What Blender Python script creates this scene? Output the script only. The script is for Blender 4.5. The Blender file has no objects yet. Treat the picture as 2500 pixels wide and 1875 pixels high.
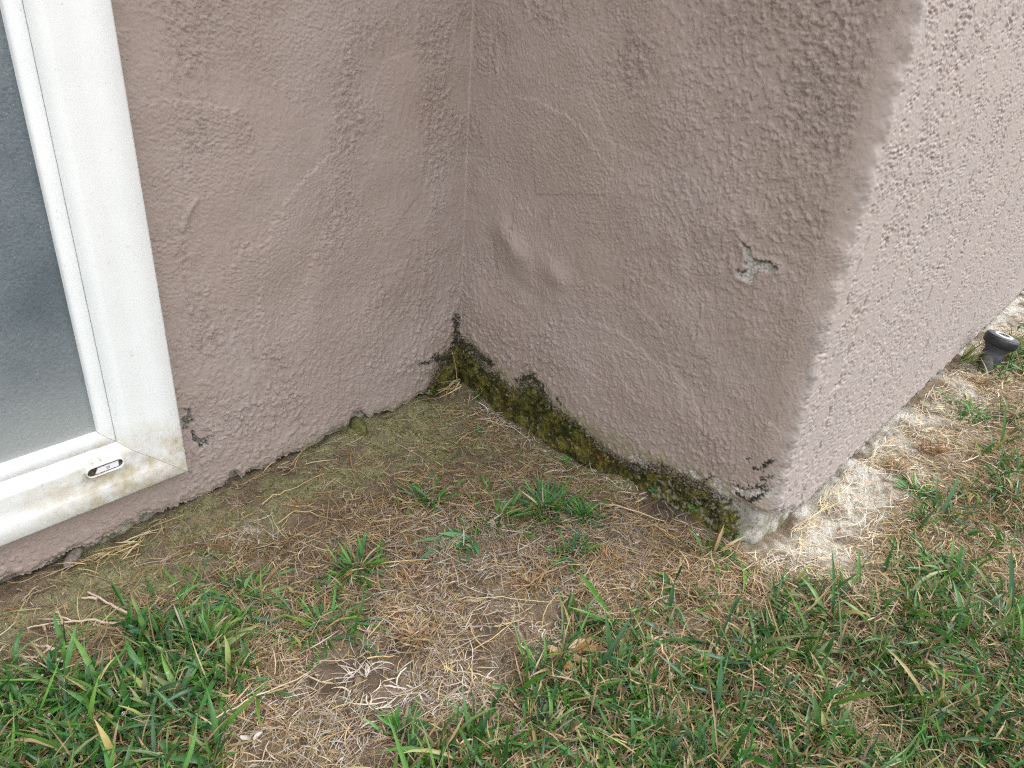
import bpy, math
import numpy as np
from mathutils import Matrix, Vector

SC = bpy.context.scene
COL = SC.collection

# ------------------------------------------------------------------ camera
FPX, CX, CY, CAM_H = 1655.0 * 2500 / 2212, 1250.0, 937.5, 0.55


def camera_axes():
    k = 2500 / 2212
    d = np.array([-236.0 * k, 3020.5 * k, FPX]); d /= np.linalg.norm(d)
    e1 = np.array([1694.0 * k, -774.5 * k, FPX]); e1 -= d * (e1 @ d); e1 /= np.linalg.norm(e1)
    up = -d
    return np.array([e1, np.cross(up, e1), up])


ROT = camera_axes()
cam_data = bpy.data.cameras.new('camera')
cam_data.sensor_width = 36.0
cam_data.lens = FPX / 2500 * 36.0
cam_data.clip_start = 0.02
cam_data.clip_end = 1000.0
cam = bpy.data.objects.new('camera', cam_data)
COL.objects.link(cam)
rt, dn, fw = ROT[:, 0], ROT[:, 1], ROT[:, 2]
cam.matrix_world = Matrix(((rt[0], -dn[0], -fw[0], 0.0), (rt[1], -dn[1], -fw[1], 0.0),
                           (rt[2], -dn[2], -fw[2], CAM_H), (0, 0, 0, 1)))
SC.camera = cam

# ------------------------------------------------------------------ sky, sun, exposure
SUN_ELEV, SUN_OFF = math.radians(46), math.radians(34)      # sun stands past the end of the right hand wall
to_sun = Vector((math.cos(SUN_ELEV) * math.cos(SUN_OFF), -math.cos(SUN_ELEV) * math.sin(SUN_OFF), math.sin(SUN_ELEV)))
world = bpy.data.worlds.new('World')
SC.world = world
world.use_nodes = True
wn = world.node_tree
wn.nodes.clear()
sky = wn.nodes.new('ShaderNodeTexSky')
sky.sky_type = 'NISHITA'
sky.sun_disc = False
sky.sun_elevation = SUN_ELEV
sky.sun_rotation = math.atan2(to_sun.x, to_sun.y)
sky.air_density = 1.0
sky.dust_density = 4.0
sky.ozone_density = 1.0
hs = wn.nodes.new('ShaderNodeHueSaturation')
hs.inputs['Saturation'].default_value = 0.28
bg = wn.nodes.new('ShaderNodeBackground')
bg.inputs['Strength'].default_value = 0.15
wo = wn.nodes.new('ShaderNodeOutputWorld')
wn.links.new(sky.outputs[0], hs.inputs['Color'])
cloud = wn.nodes.new('ShaderNodeMix')           # thin even cloud over most of the sky
cloud.data_type = 'RGBA'
cloud.inputs[0].default_value = 0.74
tc = wn.nodes.new('ShaderNodeTexCoord')          # overcast: brighter overhead than at the horizon
sx = wn.nodes.new('ShaderNodeSeparateXYZ')
mr = wn.nodes.new('ShaderNodeMapRange')
mr.inputs[1].default_value, mr.inputs[2].default_value = 0.0, 1.0
mr.inputs[3].default_value, mr.inputs[4].default_value = 2.6, 8.6
wn.links.new(tc.outputs['Generated'], sx.inputs[0])
wn.links.new(sx.outputs['Z'], mr.inputs[0])
wn.links.new(mr.outputs[0], cloud.inputs[7])
wn.links.new(hs.outputs[0], cloud.inputs[6])
wn.links.new(cloud.outputs[2], bg.inputs['Color'])
wn.links.new(bg.outputs[0], wo.inputs['Surface'])
sun_data = bpy.data.lights.new('sun', 'SUN')
sun_data.energy = 0.5
sun_data.angle = math.radians(18)
sun_data.color = (1.0, 0.985, 0.96)
sun = bpy.data.objects.new('sun', sun_data)
sun.rotation_euler = to_sun.to_track_quat('Z', 'Y').to_euler()
sun.location = (3, -2, 4)
COL.objects.link(sun)
SC.view_settings.view_transform = 'Standard'
SC.view_settings.look = 'None'
SC.view_settings.exposure = 1.66
SC.view_settings.gamma = 1.0
SC.cycles.filter_width = 1.2
SC.cycles.use_denoising = False                 # keep the grit; what noise is left looks like camera grain

# ------------------------------------------------------------------ where things stand (metres; x along the left wall, y into the house)
XR, YL, YS = 0.690, 0.700, 0.217        # stucco planes: bump-out side x, recessed wall y, bump-out front y
RI, R1, R2 = 0.0025, 0.036, 0.019
RO = R1 * math.sin(math.radians(34)) + R2 * (1 - math.sin(math.radians(34)))                   # inside and outside corner radii
WALL_TOP = 2.6
X_END, X_START = 6.5, -3.2


def ray(px, py):
    r = ROT @ np.array([px - CX, py - CY, FPX])
    return r


def on_ground(px, py, z=0.0):
    r = ray(px, py); t = (z - CAM_H) / r[2]
    return np.array([r[0] * t, r[1] * t])


def on_left(px, py, Y=YL):
    r = ray(px, py); t = Y / r[1]
    return np.array([r[0] * t, CAM_H + r[2] * t])


def on_right(px, py, X=XR):
    r = ray(px, py); t = X / r[0]
    return np.array([r[1] * t, CAM_H + r[2] * t])


def on_front(px, py, Y=YS):
    return on_left(px, py, Y)


def D(x, y):                             # 2212-wide reading -> photograph pixels
    return x * 2500 / 2212, y * 2500 / 2212


# ------------------------------------------------------------------ noise
def fnoise(nz, nx, lam, seed, band=0.45, stretch=1.0, ang=0.0):
    """periodic band-passed noise, wavelength lam cells, std 1; stretch>1 lengthens it along ang"""
    g = np.random.default_rng(seed)
    w = np.fft.rfft2(g.standard_normal((nz, nx)))
    kz = np.fft.fftfreq(nz)[:, None]; kx = np.fft.rfftfreq(nx)[None, :]
    ca, sa = math.cos(ang), math.sin(ang)
    ku, kv = (kx * ca + kz * sa) * stretch, (-kx * sa + kz * ca)
    k = np.sqrt(ku ** 2 + kv ** 2) + 1e-9
    flt = np.exp(-(np.log(k * lam) ** 2) / (2 * band ** 2))
    flt[0, 0] = 0
    n = np.fft.irfft2(w * flt, s=(nz, nx))
    return (n / n.std()).astype(np.float32)


def lowpass(nz, nx, lam, seed):
    g = np.random.default_rng(seed)
    w = np.fft.rfft2(g.standard_normal((nz, nx)))
    kz = np.fft.fftfreq(nz)[:, None]; kx = np.fft.rfftfreq(nx)[None, :]
    n = np.fft.irfft2(w * np.exp(-(kz ** 2 + kx ** 2) * lam ** 2 * 2), s=(nz, nx))
    return (n / n.std()).astype(np.float32)


def samp(a, u, v):
    """periodic bilinear lookup, u along columns, v along rows"""
    nz, nx = a.shape
    u0 = np.floor(u).astype(int); v0 = np.floor(v).astype(int)
    fu, fv = u - u0, v - v0
    u1, v1 = (u0 + 1) % nx, (v0 + 1) % nz
    u0, v0 = u0 % nx, v0 % nz
    return (a[v0, u0] * (1 - fu) + a[v0, u1] * fu) * (1 - fv) + (a[v1, u0] * (1 - fu) + a[v1, u1] * fu) * fv


def splat(nz, nx, rad, cover, seed):
    """randomly strewn round grains of radius rad cells, flattened where they crowd"""
    g = np.random.default_rng(seed)
    n = int(cover * nz * nx / (math.pi * rad * rad))
    a = np.zeros((nz, nx))
    np.add.at(a, (g.integers(0, nz, n), g.integers(0, nx, n)), g.uniform(0.4, 1.3, n))
    kz = np.fft.fftfreq(nz)[:, None]; kx = np.fft.rfftfreq(nx)[None, :]
    sg = rad * 0.62
    c = np.fft.irfft2(np.fft.rfft2(a) * np.exp(-2 * (math.pi * sg) ** 2 * (kz ** 2 + kx ** 2)), s=(nz, nx)) * 2 * math.pi * sg * sg
    return np.tanh(1.5 * c).astype(np.float32)


def sstep(a, b, x):
    t = np.clip((x - a) / (b - a), 0, 1)
    return t * t * (3 - 2 * t)


def inpoly(x, y, poly):
    p = np.asarray(poly)
    c = np.zeros(np.shape(x), bool)
    j = len(p) - 1
    for i in range(len(p)):
        xi, yi, xj, yj = p[i, 0], p[i, 1], p[j, 0], p[j, 1]
        c ^= ((yi > y) != (yj > y)) & (x < (xj - xi) * (y - yi) / (yj - yi + 1e-12) + xi)
        j = i
    return c


def segdist(x, y, a, b):
    a, b = np.asarray(a), np.asarray(b)
    d = b - a
    t = np.clip(((x - a[0]) * d[0] + (y - a[1]) * d[1]) / (d @ d + 1e-12), 0, 1)
    return np.hypot(x - a[0] - t * d[0], y - a[1] - t * d[1])


# ------------------------------------------------------------------ object helpers
def mesh_from(name, verts, quads=None, tris=None, cols=None, attr='Col', mat=None, parent=None, smooth=True, mats=None, mat_idx=None):
    me = bpy.data.meshes.new(name)
    verts = np.asarray(verts, np.float32).reshape(-1, 3)
    me.vertices.add(len(verts)); me.vertices.foreach_set('co', verts.ravel())
    loops, starts, n = [], [], 0
    if quads is not None and len(quads):
        q = np.asarray(quads, np.int32).reshape(-1, 4)
        loops.append(q.ravel()); starts.append(np.arange(len(q)) * 4); n = len(q) * 4
    if tris is not None and len(tris):
        t = np.asarray(tris, np.int32).reshape(-1, 3)
        loops.append(t.ravel()); starts.append(n + np.arange(len(t)) * 3)
    loops = np.concatenate(loops).astype(np.int32); starts = np.concatenate(starts).astype(np.int32)
    me.loops.add(len(loops)); me.loops.foreach_set('vertex_index', loops)
    me.polygons.add(len(starts)); me.polygons.foreach_set('loop_start', starts)
    if smooth:
        me.polygons.foreach_set('use_smooth', np.ones(len(starts), bool))
    if mat_idx is not None:
        me.polygons.foreach_set('material_index', np.asarray(mat_idx, np.int32))
    me.update(calc_edges=True)
    me.validate()
    if cols is not None:
        c = np.ones((len(verts), 4), np.float32); c[:, :3] = cols
        a = me.color_attributes.new(attr, 'FLOAT_COLOR', 'POINT')
        a.data.foreach_set('color', c.ravel())
    for m in (mats or [mat]):
        me.materials.append(m)
    o = bpy.data.objects.new(name, me)
    COL.objects.link(o)
    if parent:
        o.parent = parent
    return o


def empty(name, loc=(0, 0, 0)):
    o = bpy.data.objects.new(name, None)
    o.empty_display_size = 0.02
    o.location = loc
    COL.objects.link(o)
    return o


def tag(o, label=None, cat=None, group=None, kind=None):
    if label: o['label'] = label
    if cat: o['category'] = cat
    if group: o['group'] = group
    if kind: o['kind'] = kind
    return o


def grid_quads(nr, nc):
    i = np.arange(nr - 1)[:, None] * nc + np.arange(nc - 1)[None, :]
    return np.stack([i, i + 1, i + nc + 1, i + nc], -1).reshape(-1, 4)


# ------------------------------------------------------------------ material helpers
class NT:
    def __init__(self, name):
        self.m = bpy.data.materials.new(name)
        self.m.use_nodes = True
        self.t = self.m.node_tree
        self.t.nodes.clear()
        self.out = self.t.nodes.new('ShaderNodeOutputMaterial')

    def n(self, kind, ins=None, **kw):
        x = self.t.nodes.new(kind)
        for k, v in kw.items():
            setattr(x, k, v)
        for k, v in (ins or {}).items():
            if isinstance(v, bpy.types.NodeSocket):
                self.t.links.new(v, x.inputs[k])
            else:
                x.inputs[k].default_value = v
        return x

    def coords(self):
        return self.n('ShaderNodeTexCoord').outputs['Object']

    def noise(self, vec, scale, detail=3.0, rough=0.55, dist=0.0):
        return self.n('ShaderNodeTexNoise', {'Vector': vec, 'Scale': scale, 'Detail': detail, 'Roughness': rough, 'Distortion': dist}).outputs['Fac']

    def ramp(self, fac, pts):
        r = self.n('ShaderNodeValToRGB', {'Fac': fac})
        e = r.color_ramp.elements
        while len(e) < len(pts):
            e.new(0.5)
        for i, (p, c) in enumerate(pts):
            e[i].position = p
            e[i].color = (c, c, c, 1) if not hasattr(c, '__len__') else (*c, 1)
        return r.outputs['Color']

    def mix(self, fac, a, b, blend='MIX'):
        x = self.n('ShaderNodeMix', data_type='RGBA', blend_type=blend)
        for s, v in ((0, fac), (6, a), (7, b)):
            if isinstance(v, bpy.types.NodeSocket):
                self.t.links.new(v, x.inputs[s])
            elif s == 0:
                x.inputs[0].default_value = v
            else:
                x.inputs[s].default_value = (*v, 1) if len(v) == 3 else v
        return x.outputs[2]

    def math(self, op, a, b=0.0):
        x = self.n('ShaderNodeMath', {0: a, 1: b}, operation=op)
        return x.outputs[0]

    def attr(self, name='Col'):
        return self.n('ShaderNodeAttribute', attribute_name=name)

    def bump(self, height, dist, strength=1.0, normal=None):
        ins = {'Height': height, 'Distance': dist, 'Strength': strength}
        if normal is not None:
            ins['Normal'] = normal
        return self.n('ShaderNodeBump', ins).outputs['Normal']

    def done(self, base, rough=0.8, normal=None, spec=0.5, **extra):
        ins = {'Base Color': base if isinstance(base, bpy.types.NodeSocket) else (*base, 1), 'Roughness': rough, 'Specular IOR Level': spec}
        if normal is not None:
            ins['Normal'] = normal
        ins.update(extra)
        p = self.n('ShaderNodeBsdfPrincipled', ins)
        self.t.links.new(p.outputs[0], self.out.inputs['Surface'])
        return self.m


def mat_stucco():
    m = NT('painted_stucco')
    c = m.coords()
    sep = m.n('ShaderNodeSeparateColor', {0: m.attr('Mask').outputs['Color']})
    mold_dark, conc, film = sep.outputs[0], sep.outputs[1], sep.outputs[2]
    big = m.noise(c, 7.0, 4, 0.6)
    mid = m.noise(c, 45.0, 4, 0.6)
    fine = m.noise(c, 500.0, 4, 0.65)
    a = m.mix(m.ramp(big, [(0.35, 0.0), (0.68, 1.0)]), (0.345, 0.277, 0.247), (0.366, 0.308, 0.288))
    a = m.mix(m.ramp(mid, [(0.40, 0.0), (0.75, 0.55)]), a, (0.322, 0.257, 0.229))
    a = m.mix(m.ramp(fine, [(0.35, 0.2), (0.55, 0.0)]), a, (0.250, 0.195, 0.166))
    a = m.mix(film, a, m.mix(m.ramp(mid, [(0.4, 0.0), (0.65, 1.0)]), (0.20, 0.185, 0.085), (0.33, 0.28, 0.20)))
    cc = m.mix(m.ramp(m.noise(c, 350, 4), [(0.35, 0.0), (0.65, 1.0)]), (0.27, 0.25, 0.228), (0.58, 0.56, 0.525))
    a = m.mix(conc, a, cc)
    md = m.mix(m.ramp(m.noise(c, 420, 3), [(0.45, 0.0), (0.7, 1.0)]), (0.022, 0.021, 0.016), (0.10, 0.095, 0.065))
    a = m.mix(mold_dark, a, md)
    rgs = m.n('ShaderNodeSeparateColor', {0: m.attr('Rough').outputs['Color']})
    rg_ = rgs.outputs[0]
    a = m.mix(m.math('MULTIPLY', rgs.outputs[1], m.ramp(mid, [(0.25, 0.45), (0.6, 1.0)])), a, (0.312, 0.277, 0.266))       # greyer, less saturated paint tone on the front wall
    vor = m.n('ShaderNodeTexVoronoi', {'Vector': m.mix(0.12, c, m.n('ShaderNodeTexNoise', {'Vector': c, 'Scale': 300.0}).outputs['Color'], 'ADD'), 'Scale': 430.0, 'Randomness': 1.0}, feature='F1').outputs['Distance']
    peb = m.ramp(vor, [(0.10, 1.0), (0.62, 0.0)])
    sand = m.noise(c, 1100, 4, 0.7)
    h = m.math('ADD', m.math('MULTIPLY', m.math('MULTIPLY', peb, m.ramp(m.noise(c, 160, 3), [(0.38, 0.0), (0.62, 1.0)])), rg_), m.math('MULTIPLY', sand, m.math('ADD', m.math('MULTIPLY', rg_, 0.5), 0.30)))
    pin = m.ramp(m.noise(c, 520, 2, 0.4), [(0.22, 0.8), (0.25, 0.0)])
    a = m.mix(m.math('MULTIPLY', pin, 0.6), a, (0.14, 0.105, 0.088))
    h = m.math('SUBTRACT', h, m.math('MULTIPLY', pin, 1.2))
    return m.done(a, 0.78, m.bump(h, 0.00013, 1.0), 0.3)


def mat_concrete():
    m = NT('weathered_concrete')
    c = m.coords()
    a = m.mix(m.ramp(m.noise(c, 30, 5, 0.65), [(0.35, 0.0), (0.65, 1.0)]), (0.36, 0.345, 0.31), (0.60, 0.585, 0.545))
    a = m.mix(m.ramp(m.noise(c, 260, 4, 0.7), [(0.32, 0.85), (0.5, 0.0)]), a, (0.13, 0.125, 0.10))
    z = m.n('ShaderNodeSeparateXYZ', {0: c}).outputs['Z']
    g = m.math('MULTIPLY', m.ramp(m.n('ShaderNodeMapRange', {'Value': z, 1: -0.01, 2: 0.045}).outputs[0], [(0.0, 1.0), (0.9, 0.0)]), m.ramp(m.noise(c, 50, 3), [(0.4, 0.0), (0.6, 1.0)]))
    a = m.mix(g, a, (0.11, 0.12, 0.035))
    return m.done(a, 0.85, m.bump(m.noise(c, 500, 5, 0.7), 0.0015, 0.9), 0.3)


_sl = on_left(*D(205, 1012), 0.680)
SLOT = (float(_sl[0]), 0.680, float(_sl[1]))


def mat_vinyl():
    m = NT('white_vinyl')
    c = m.coords()
    xyz = m.n('ShaderNodeSeparateXYZ', {0: c})
    x, z = xyz.outputs['X'], xyz.outputs['Z']
    a = m.mix(m.ramp(m.noise(c, 14, 4), [(0.35, 0.0), (0.7, 1.0)]), (0.80, 0.82, 0.83), (0.75, 0.77, 0.785))
    # scuffs and specks
    a = m.mix(m.ramp(m.noise(c, 260, 3, 0.6, 1.5), [(0.27, 0.55), (0.33, 0.0)]), a, (0.35, 0.36, 0.36))
    # yellow-brown grime gathered at the low corner and along the bottom rail
    low = m.ramp(m.n('ShaderNodeMapRange', {'Value': z, 1: 0.060, 2: 0.155}).outputs[0], [(0.35, 1.0), (0.85, 0.0)])
    cor = m.ramp(m.n('ShaderNodeMapRange', {'Value': x, 1: 0.02, 2: 0.25}).outputs[0], [(0.3, 0.12), (0.8, 1.0)])
    gn = m.ramp(m.noise(c, 55, 6, 0.65), [(0.36, 0.05), (0.62, 1.0)])
    g = m.math('MULTIPLY', m.math('MULTIPLY', low, cor), gn)
    a = m.mix(g, a, (0.52, 0.455, 0.33))
    sc = m.mix(m.ramp(m.noise(c, 120, 4, 0.6, 3.0), [(0.30, 0.5), (0.335, 0.0)]), a, (0.42, 0.43, 0.44)); a = sc
    # black dirt round the drainage slot
    sd = m.n('ShaderNodeVectorMath', {0: c, 1: SLOT}, operation='DISTANCE').outputs['Value']
    sl_ = m.math('MULTIPLY', m.ramp(m.n('ShaderNodeMapRange', {'Value': sd, 1: 0.010, 2: 0.026}).outputs[0], [(0.2, 0.75), (0.8, 0.0)]), m.ramp(m.noise(c, 260, 6, 0.75), [(0.52, 0.0), (0.72, 1.0)]))
    a = m.mix(sl_, a, (0.13, 0.10, 0.065))
    g2 = m.math('MULTIPLY', m.math('MULTIPLY', low, cor), m.ramp(m.noise(c, 330, 4, 0.7), [(0.60, 0.0), (0.70, 0.8)]))
    a = m.mix(g2, a, (0.16, 0.12, 0.07))
    return m.done(a, m.ramp(m.noise(c, 30, 3), [(0.3, 0.32), (0.7, 0.5)]), m.bump(m.noise(c, 90, 3), 0.0004, 0.35), 0.5)


def mat_glass():
    m = NT('dusty_glass')
    c = m.coords()
    z = m.n('ShaderNodeSeparateXYZ', {0: c}).outputs['Z']
    base = m.mix(m.ramp(m.noise(c, 9, 4), [(0.35, 0.0), (0.65, 1.0)]), (0.100, 0.126, 0.145), (0.170, 0.200, 0.218))
    vor = m.n('ShaderNodeTexVoronoi', {'Vector': c, 'Scale': 190.0}, feature='DISTANCE_TO_EDGE').outputs['Distance']
    warped = m.noise(c, 240, 4, 0.6, 2.5)
    cr = m.ramp(warped, [(0.40, 1.0), (0.50, 0.0)])
    base = m.mix(m.math('MULTIPLY', cr, 0.5), base, (0.065, 0.085, 0.098))
    base = m.mix(m.ramp(m.noise(c, 300, 3, 0.6, 2.0), [(0.60, 0.0), (0.70, 0.22)]), base, (0.35, 0.38, 0.39))
    dust = m.ramp(m.n('ShaderNodeMapRange', {'Value': z, 1: 0.135, 2: 0.26}).outputs[0], [(0.0, 0.75), (0.45, 0.25), (1.0, 0.0)])
    base = m.mix(dust, base, (0.36, 0.375, 0.37))
    base = m.mix(m.ramp(m.noise(c, 700, 2), [(0.70, 0.0), (0.76, 0.8)]), base, (0.55, 0.53, 0.42))
    return m.done(base, 0.42, m.bump(m.math('ADD', warped, m.math('MULTIPLY', vor, 2.0)), 0.0005, 0.5), 0.35)


def mat_ground():
    m = NT('bare_soil')
    c = m.coords()
    sep = m.n('ShaderNodeSeparateColor', {0: m.attr('Mask').outputs['Color']})
    moss, pale, dark = sep.outputs[0], sep.outputs[1], sep.outputs[2]
    n1 = m.noise(c, 60, 6, 0.65)
    n2 = m.noise(c, 330, 5, 0.7)
    n3 = m.noise(c, 900, 3, 0.6)
    a = m.mix(m.ramp(n1, [(0.35, 0.0), (0.65, 1.0)]), (0.130, 0.096, 0.064), (0.26, 0.20, 0.138))
    a = m.mix(m.ramp(n2, [(0.35, 0.6), (0.55, 0.0)]), a, (0.085, 0.062, 0.042))
    a = m.mix(m.ramp(n3, [(0.58, 0.0), (0.72, 0.7)]), a, (0.42, 0.36, 0.27))
    a = m.mix(dark, a, m.mix(n2, (0.06, 0.042, 0.030), (0.13, 0.095, 0.068)))
    mc = m.mix(m.ramp(n2, [(0.35, 0.0), (0.65, 1.0)]), (0.135, 0.142, 0.056), (0.38, 0.36, 0.205))
    a = m.mix(m.math('MULTIPLY', moss, m.ramp(n1, [(0.28, 0.25), (0.55, 1.0)])), a, mc)
    pc = m.mix(m.ramp(n2, [(0.35, 0.0), (0.6, 1.0)]), (0.36, 0.33, 0.285), (0.66, 0.635, 0.58))
    a = m.mix(pale, a, pc)
    h = m.math('ADD', m.math('MULTIPLY', n2, 1.0), m.math('MULTIPLY', n3, 0.6))
    return m.done(a, 0.93, m.bump(h, 0.0035, 0.9), 0.2)


def mat_leaf(name, trans=0.3, rough=0.42, spec=0.45):
    m = NT(name)
    a = m.attr('Col').outputs['Color']
    c = m.coords()
    v = m.mix(m.ramp(m.noise(c, 160, 3), [(0.3, 0.30), (0.6, 0.0)]), a, m.mix(1.0, a, (0.55, 0.55, 0.5), 'MULTIPLY'))
    p = m.n('ShaderNodeBsdfPrincipled', {'Base Color': v, 'Roughness': rough, 'Specular IOR Level': spec})
    t = m.n('ShaderNodeBsdfTranslucent', {'Color': m.mix(1.0, v, (0.95, 1.1, 0.75), 'MULTIPLY')})
    s = m.n('ShaderNodeMixShader', {0: trans, 1: p.outputs[0], 2: t.outputs[0]})
    m.t.links.new(s.outputs[0], m.out.inputs['Surface'])
    return m.m


def mat_water():
    m = NT('water_drop')
    return m.done((0.9, 0.95, 0.95), 0.03, None, 0.6, **{'Transmission Weight': 0.9, 'IOR': 1.33})


def mat_moss():
    m = NT('moss_cushion')
    c = m.coords()
    a = m.attr('Col').outputs['Color']
    n = m.noise(c, 800, 4, 0.7)
    v = m.mix(m.ramp(n, [(0.30, 0.6), (0.55, 0.0)]), a, m.mix(1.0, a, (0.4, 0.4, 0.35), 'MULTIPLY'))
    h = m.math('ADD', n, m.math('MULTIPLY', m.noise(c, 1500, 2), 0.4))
    return m.done(v, 0.95, m.bump(h, 0.0012, 0.8), 0.1)


def mat_plain(name, col, rough, spec=0.5, var=0.25, scale=120.0, bump=0.0003):
    m = NT(name)
    c = m.coords()
    dk = tuple(x * (1 - var) for x in col)
    a = m.mix(m.ramp(m.noise(c, scale, 4, 0.65), [(0.35, 0.0), (0.65, 1.0)]), dk, col)
    return m.done(a, rough, m.bump(m.noise(c, scale * 3, 3), bump, 0.6), spec)


M_STUCCO, M_CONC, M_VINYL, M_GLASS, M_GROUND = mat_stucco(), mat_concrete(), mat_vinyl(), mat_glass(), mat_ground()
M_GRASS = mat_leaf('grass_blade', 0.28, 0.40, 0.5)
M_STRAW = mat_leaf('dry_straw', 0.15, 0.6, 0.3)
M_CLOVER = mat_leaf('clover_leaf', 0.3, 0.5, 0.4)
M_WATER, M_MOSS = mat_water(), mat_moss()
M_DARK = mat_plain('dark_gap', (0.03, 0.024, 0.02), 0.9)
M_FLAP = mat_plain('white_flap', (0.80, 0.80, 0.84), 0.4, 0.5, 0.06)
M_BLACKP = mat_plain('black_plastic', (0.022, 0.023, 0.026), 0.45, 0.5, 0.4)
M_GREYP = mat_plain('faded_grey_plastic', (0.085, 0.092, 0.108), 0.7, 0.3, 0.3)
M_WHITEP = mat_plain('white_plastic', (0.80, 0.80, 0.80), 0.4, 0.5, 0.08)
M_DIRTYP = mat_plain('muddy_plastic', (0.10, 0.095, 0.085), 0.75, 0.3, 0.6, 200)
M_STONE = mat_plain('grey_mortar', (0.24, 0.215, 0.185), 0.9, 0.2, 0.5, 260, 0.002)
M_PEBBLE = mat_plain('white_pebble', (0.74, 0.73, 0.70), 0.7, 0.3, 0.2, 200, 0.0006)

# ------------------------------------------------------------------ ground
GS = 0.003
g_a = lowpass(512, 1024, 14, 11); g_b = fnoise(512, 1024, 8, 12, 0.5); g_c = fnoise(512, 1024, 3.2, 13, 0.4)
g_d = lowpass(512, 1024, 40, 14)


def ground_z(x, y):
    x, y = np.asarray(x, float), np.asarray(y, float)
    u, v = x / GS + 300, y / GS + 200
    z = 0.0030 * samp(g_d, u, v) + 0.0020 * samp(g_a, u, v) + 0.0011 * samp(g_b, u, v) + 0.0005 * samp(g_c, u, v)
    near = np.exp(-((x - 0.4) ** 2 + (y - 0.2) ** 2) / 40.0)
    z = z * near - 0.003
    # soil banks up a little into the recess, and sags behind the front wall's foot
    z = z + 0.012 * sstep(0.12, 0.0, YL - y) * sstep(0.15, 0.6, x) * (x < XR + 0.03)
    return z


def axis(lo, hi, step, out_lo, out_hi, grow=1.18):
    a = list(np.arange(lo, hi + step / 2, step))
    s, p = step, a[-1]
    while p < out_hi:
        s *= grow; p += s; a.append(p)
    s, p, b = step, a[0], []
    while p > out_lo:
        s *= grow; p -= s; b.append(p)
    return np.array(b[::-1] + a)


def blobs(x, y, lst):
    """lst of (x, y, radius): 1 inside, fading out"""
    m = np.zeros(np.shape(x))
    for bx, by, r in lst:
        m = np.maximum(m, 1 - sstep(0.4, 1.3, np.hypot(x - bx, y - by) / r))
    return m


def gpts(lst):
    return [(*on_ground(*D(px, py)), r) for px, py, r in lst]


DARK_SPOTS = gpts([(1000, 985, .05), (1080, 985, .035), (1440, 1085, .035), (1500, 1105, .02), (790, 1450, .03), (720, 1460, .03), (860, 1400, .018), (1020, 1390, .02),
                   (930, 875, .04), (1000, 880, .03), (620, 1030, .02), (1040, 1350, .02), (560, 1055, .02), (1330, 1010, .02), (260, 1170, .025), (600, 1610, .02)])
MOSS_SPOTS = gpts([(960, 920, .08), (860, 910, .05), (1060, 945, .05), (1160, 985, .05), (1240, 1020, .04), (770, 945, .045), (690, 985, .035), (480, 1110, .05), (400, 1140, .05), (560, 1120, .04),
                   (300, 1160, .03), (230, 1190, .035), (160, 1260, .04), (60, 1330, .05), (640, 1060, .035), (880, 960, .05), (780, 1000, .04), (1330, 1050, .03), (1010, 1020, .03), (340, 1230, .03), (120, 1330, .06), (200, 1230, .05), (420, 1180, .05), (720, 1020, .05), (560, 1060, .04), (930, 1000, .05)])
PALE_SPOTS = gpts([(1720, 1165, .05), (1800, 1090, .06), (1900, 1000, .06), (1980, 930, .07), (2060, 850, .06), (1780, 1160, .06), (2180, 700, .12), (1860, 1080, .05), (2200, 660, .12), (530, 1150, .02)])


def pale_strip(x, y):
    d = YS - y
    return sstep(0.10, 0.02, d + 0.02 * samp(g_a, x / GS, y / GS)) * sstep(XR - 0.02, XR + 0.05, x) * (d > -0.03)


gx = axis(-0.25, 2.15, 0.0042, -250, 250); gy = axis(-0.30, 0.74, 0.0038, -250, 250)
GX, GY = np.meshgrid(gx, gy)
gz = ground_z(GX, GY)
gz = gz - 0.0000 * GX
nz1 = samp(g_b, GX / GS, GY / GS); nz2 = samp(g_a, GX / GS + 77, GY / GS + 31)
mk_moss = np.clip(blobs(GX, GY, MOSS_SPOTS) * (0.75 + 0.35 * nz2 + 0.15 * nz1), 0, 1)
mk_pale = np.clip(np.maximum(blobs(GX, GY, PALE_SPOTS) * 0.9, pale_strip(GX, GY) * 0.95) * (0.55 + 0.5 * nz2 + 0.25 * nz1), 0, 1)
mk_dark = np.clip(blobs(GX, GY, DARK_SPOTS) * (0.8 + 0.3 * nz2 + 0.2 * nz1), 0, 1)
lawn_out = np.zeros_like(GX)
gv = np.stack([GX, GY, gz], -1).reshape(-1, 3)
ground = mesh_from('ground', gv, grid_quads(len(gy), len(gx)), cols=np.stack([mk_moss, mk_pale, mk_dark], -1).reshape(-1, 3), attr='Mask', mat=M_GROUND)
tag(ground, 'brown bare soil with green film and bleached strip at the foot of the walls', 'ground', kind='structure')

# ------------------------------------------------------------------ the stucco house
house = empty('stucco_house', (XR, YL, 0))
tag(house, 'mauve brown stucco house with white window, inside corner and chipped mossy base', 'house')
bpy.context.view_layer.update()


def child(o, parent):
    """parent keeping the world coordinates the mesh was written in"""
    o.parent = parent
    o.matrix_parent_inverse = parent.matrix_world.inverted()
    return o


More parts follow.
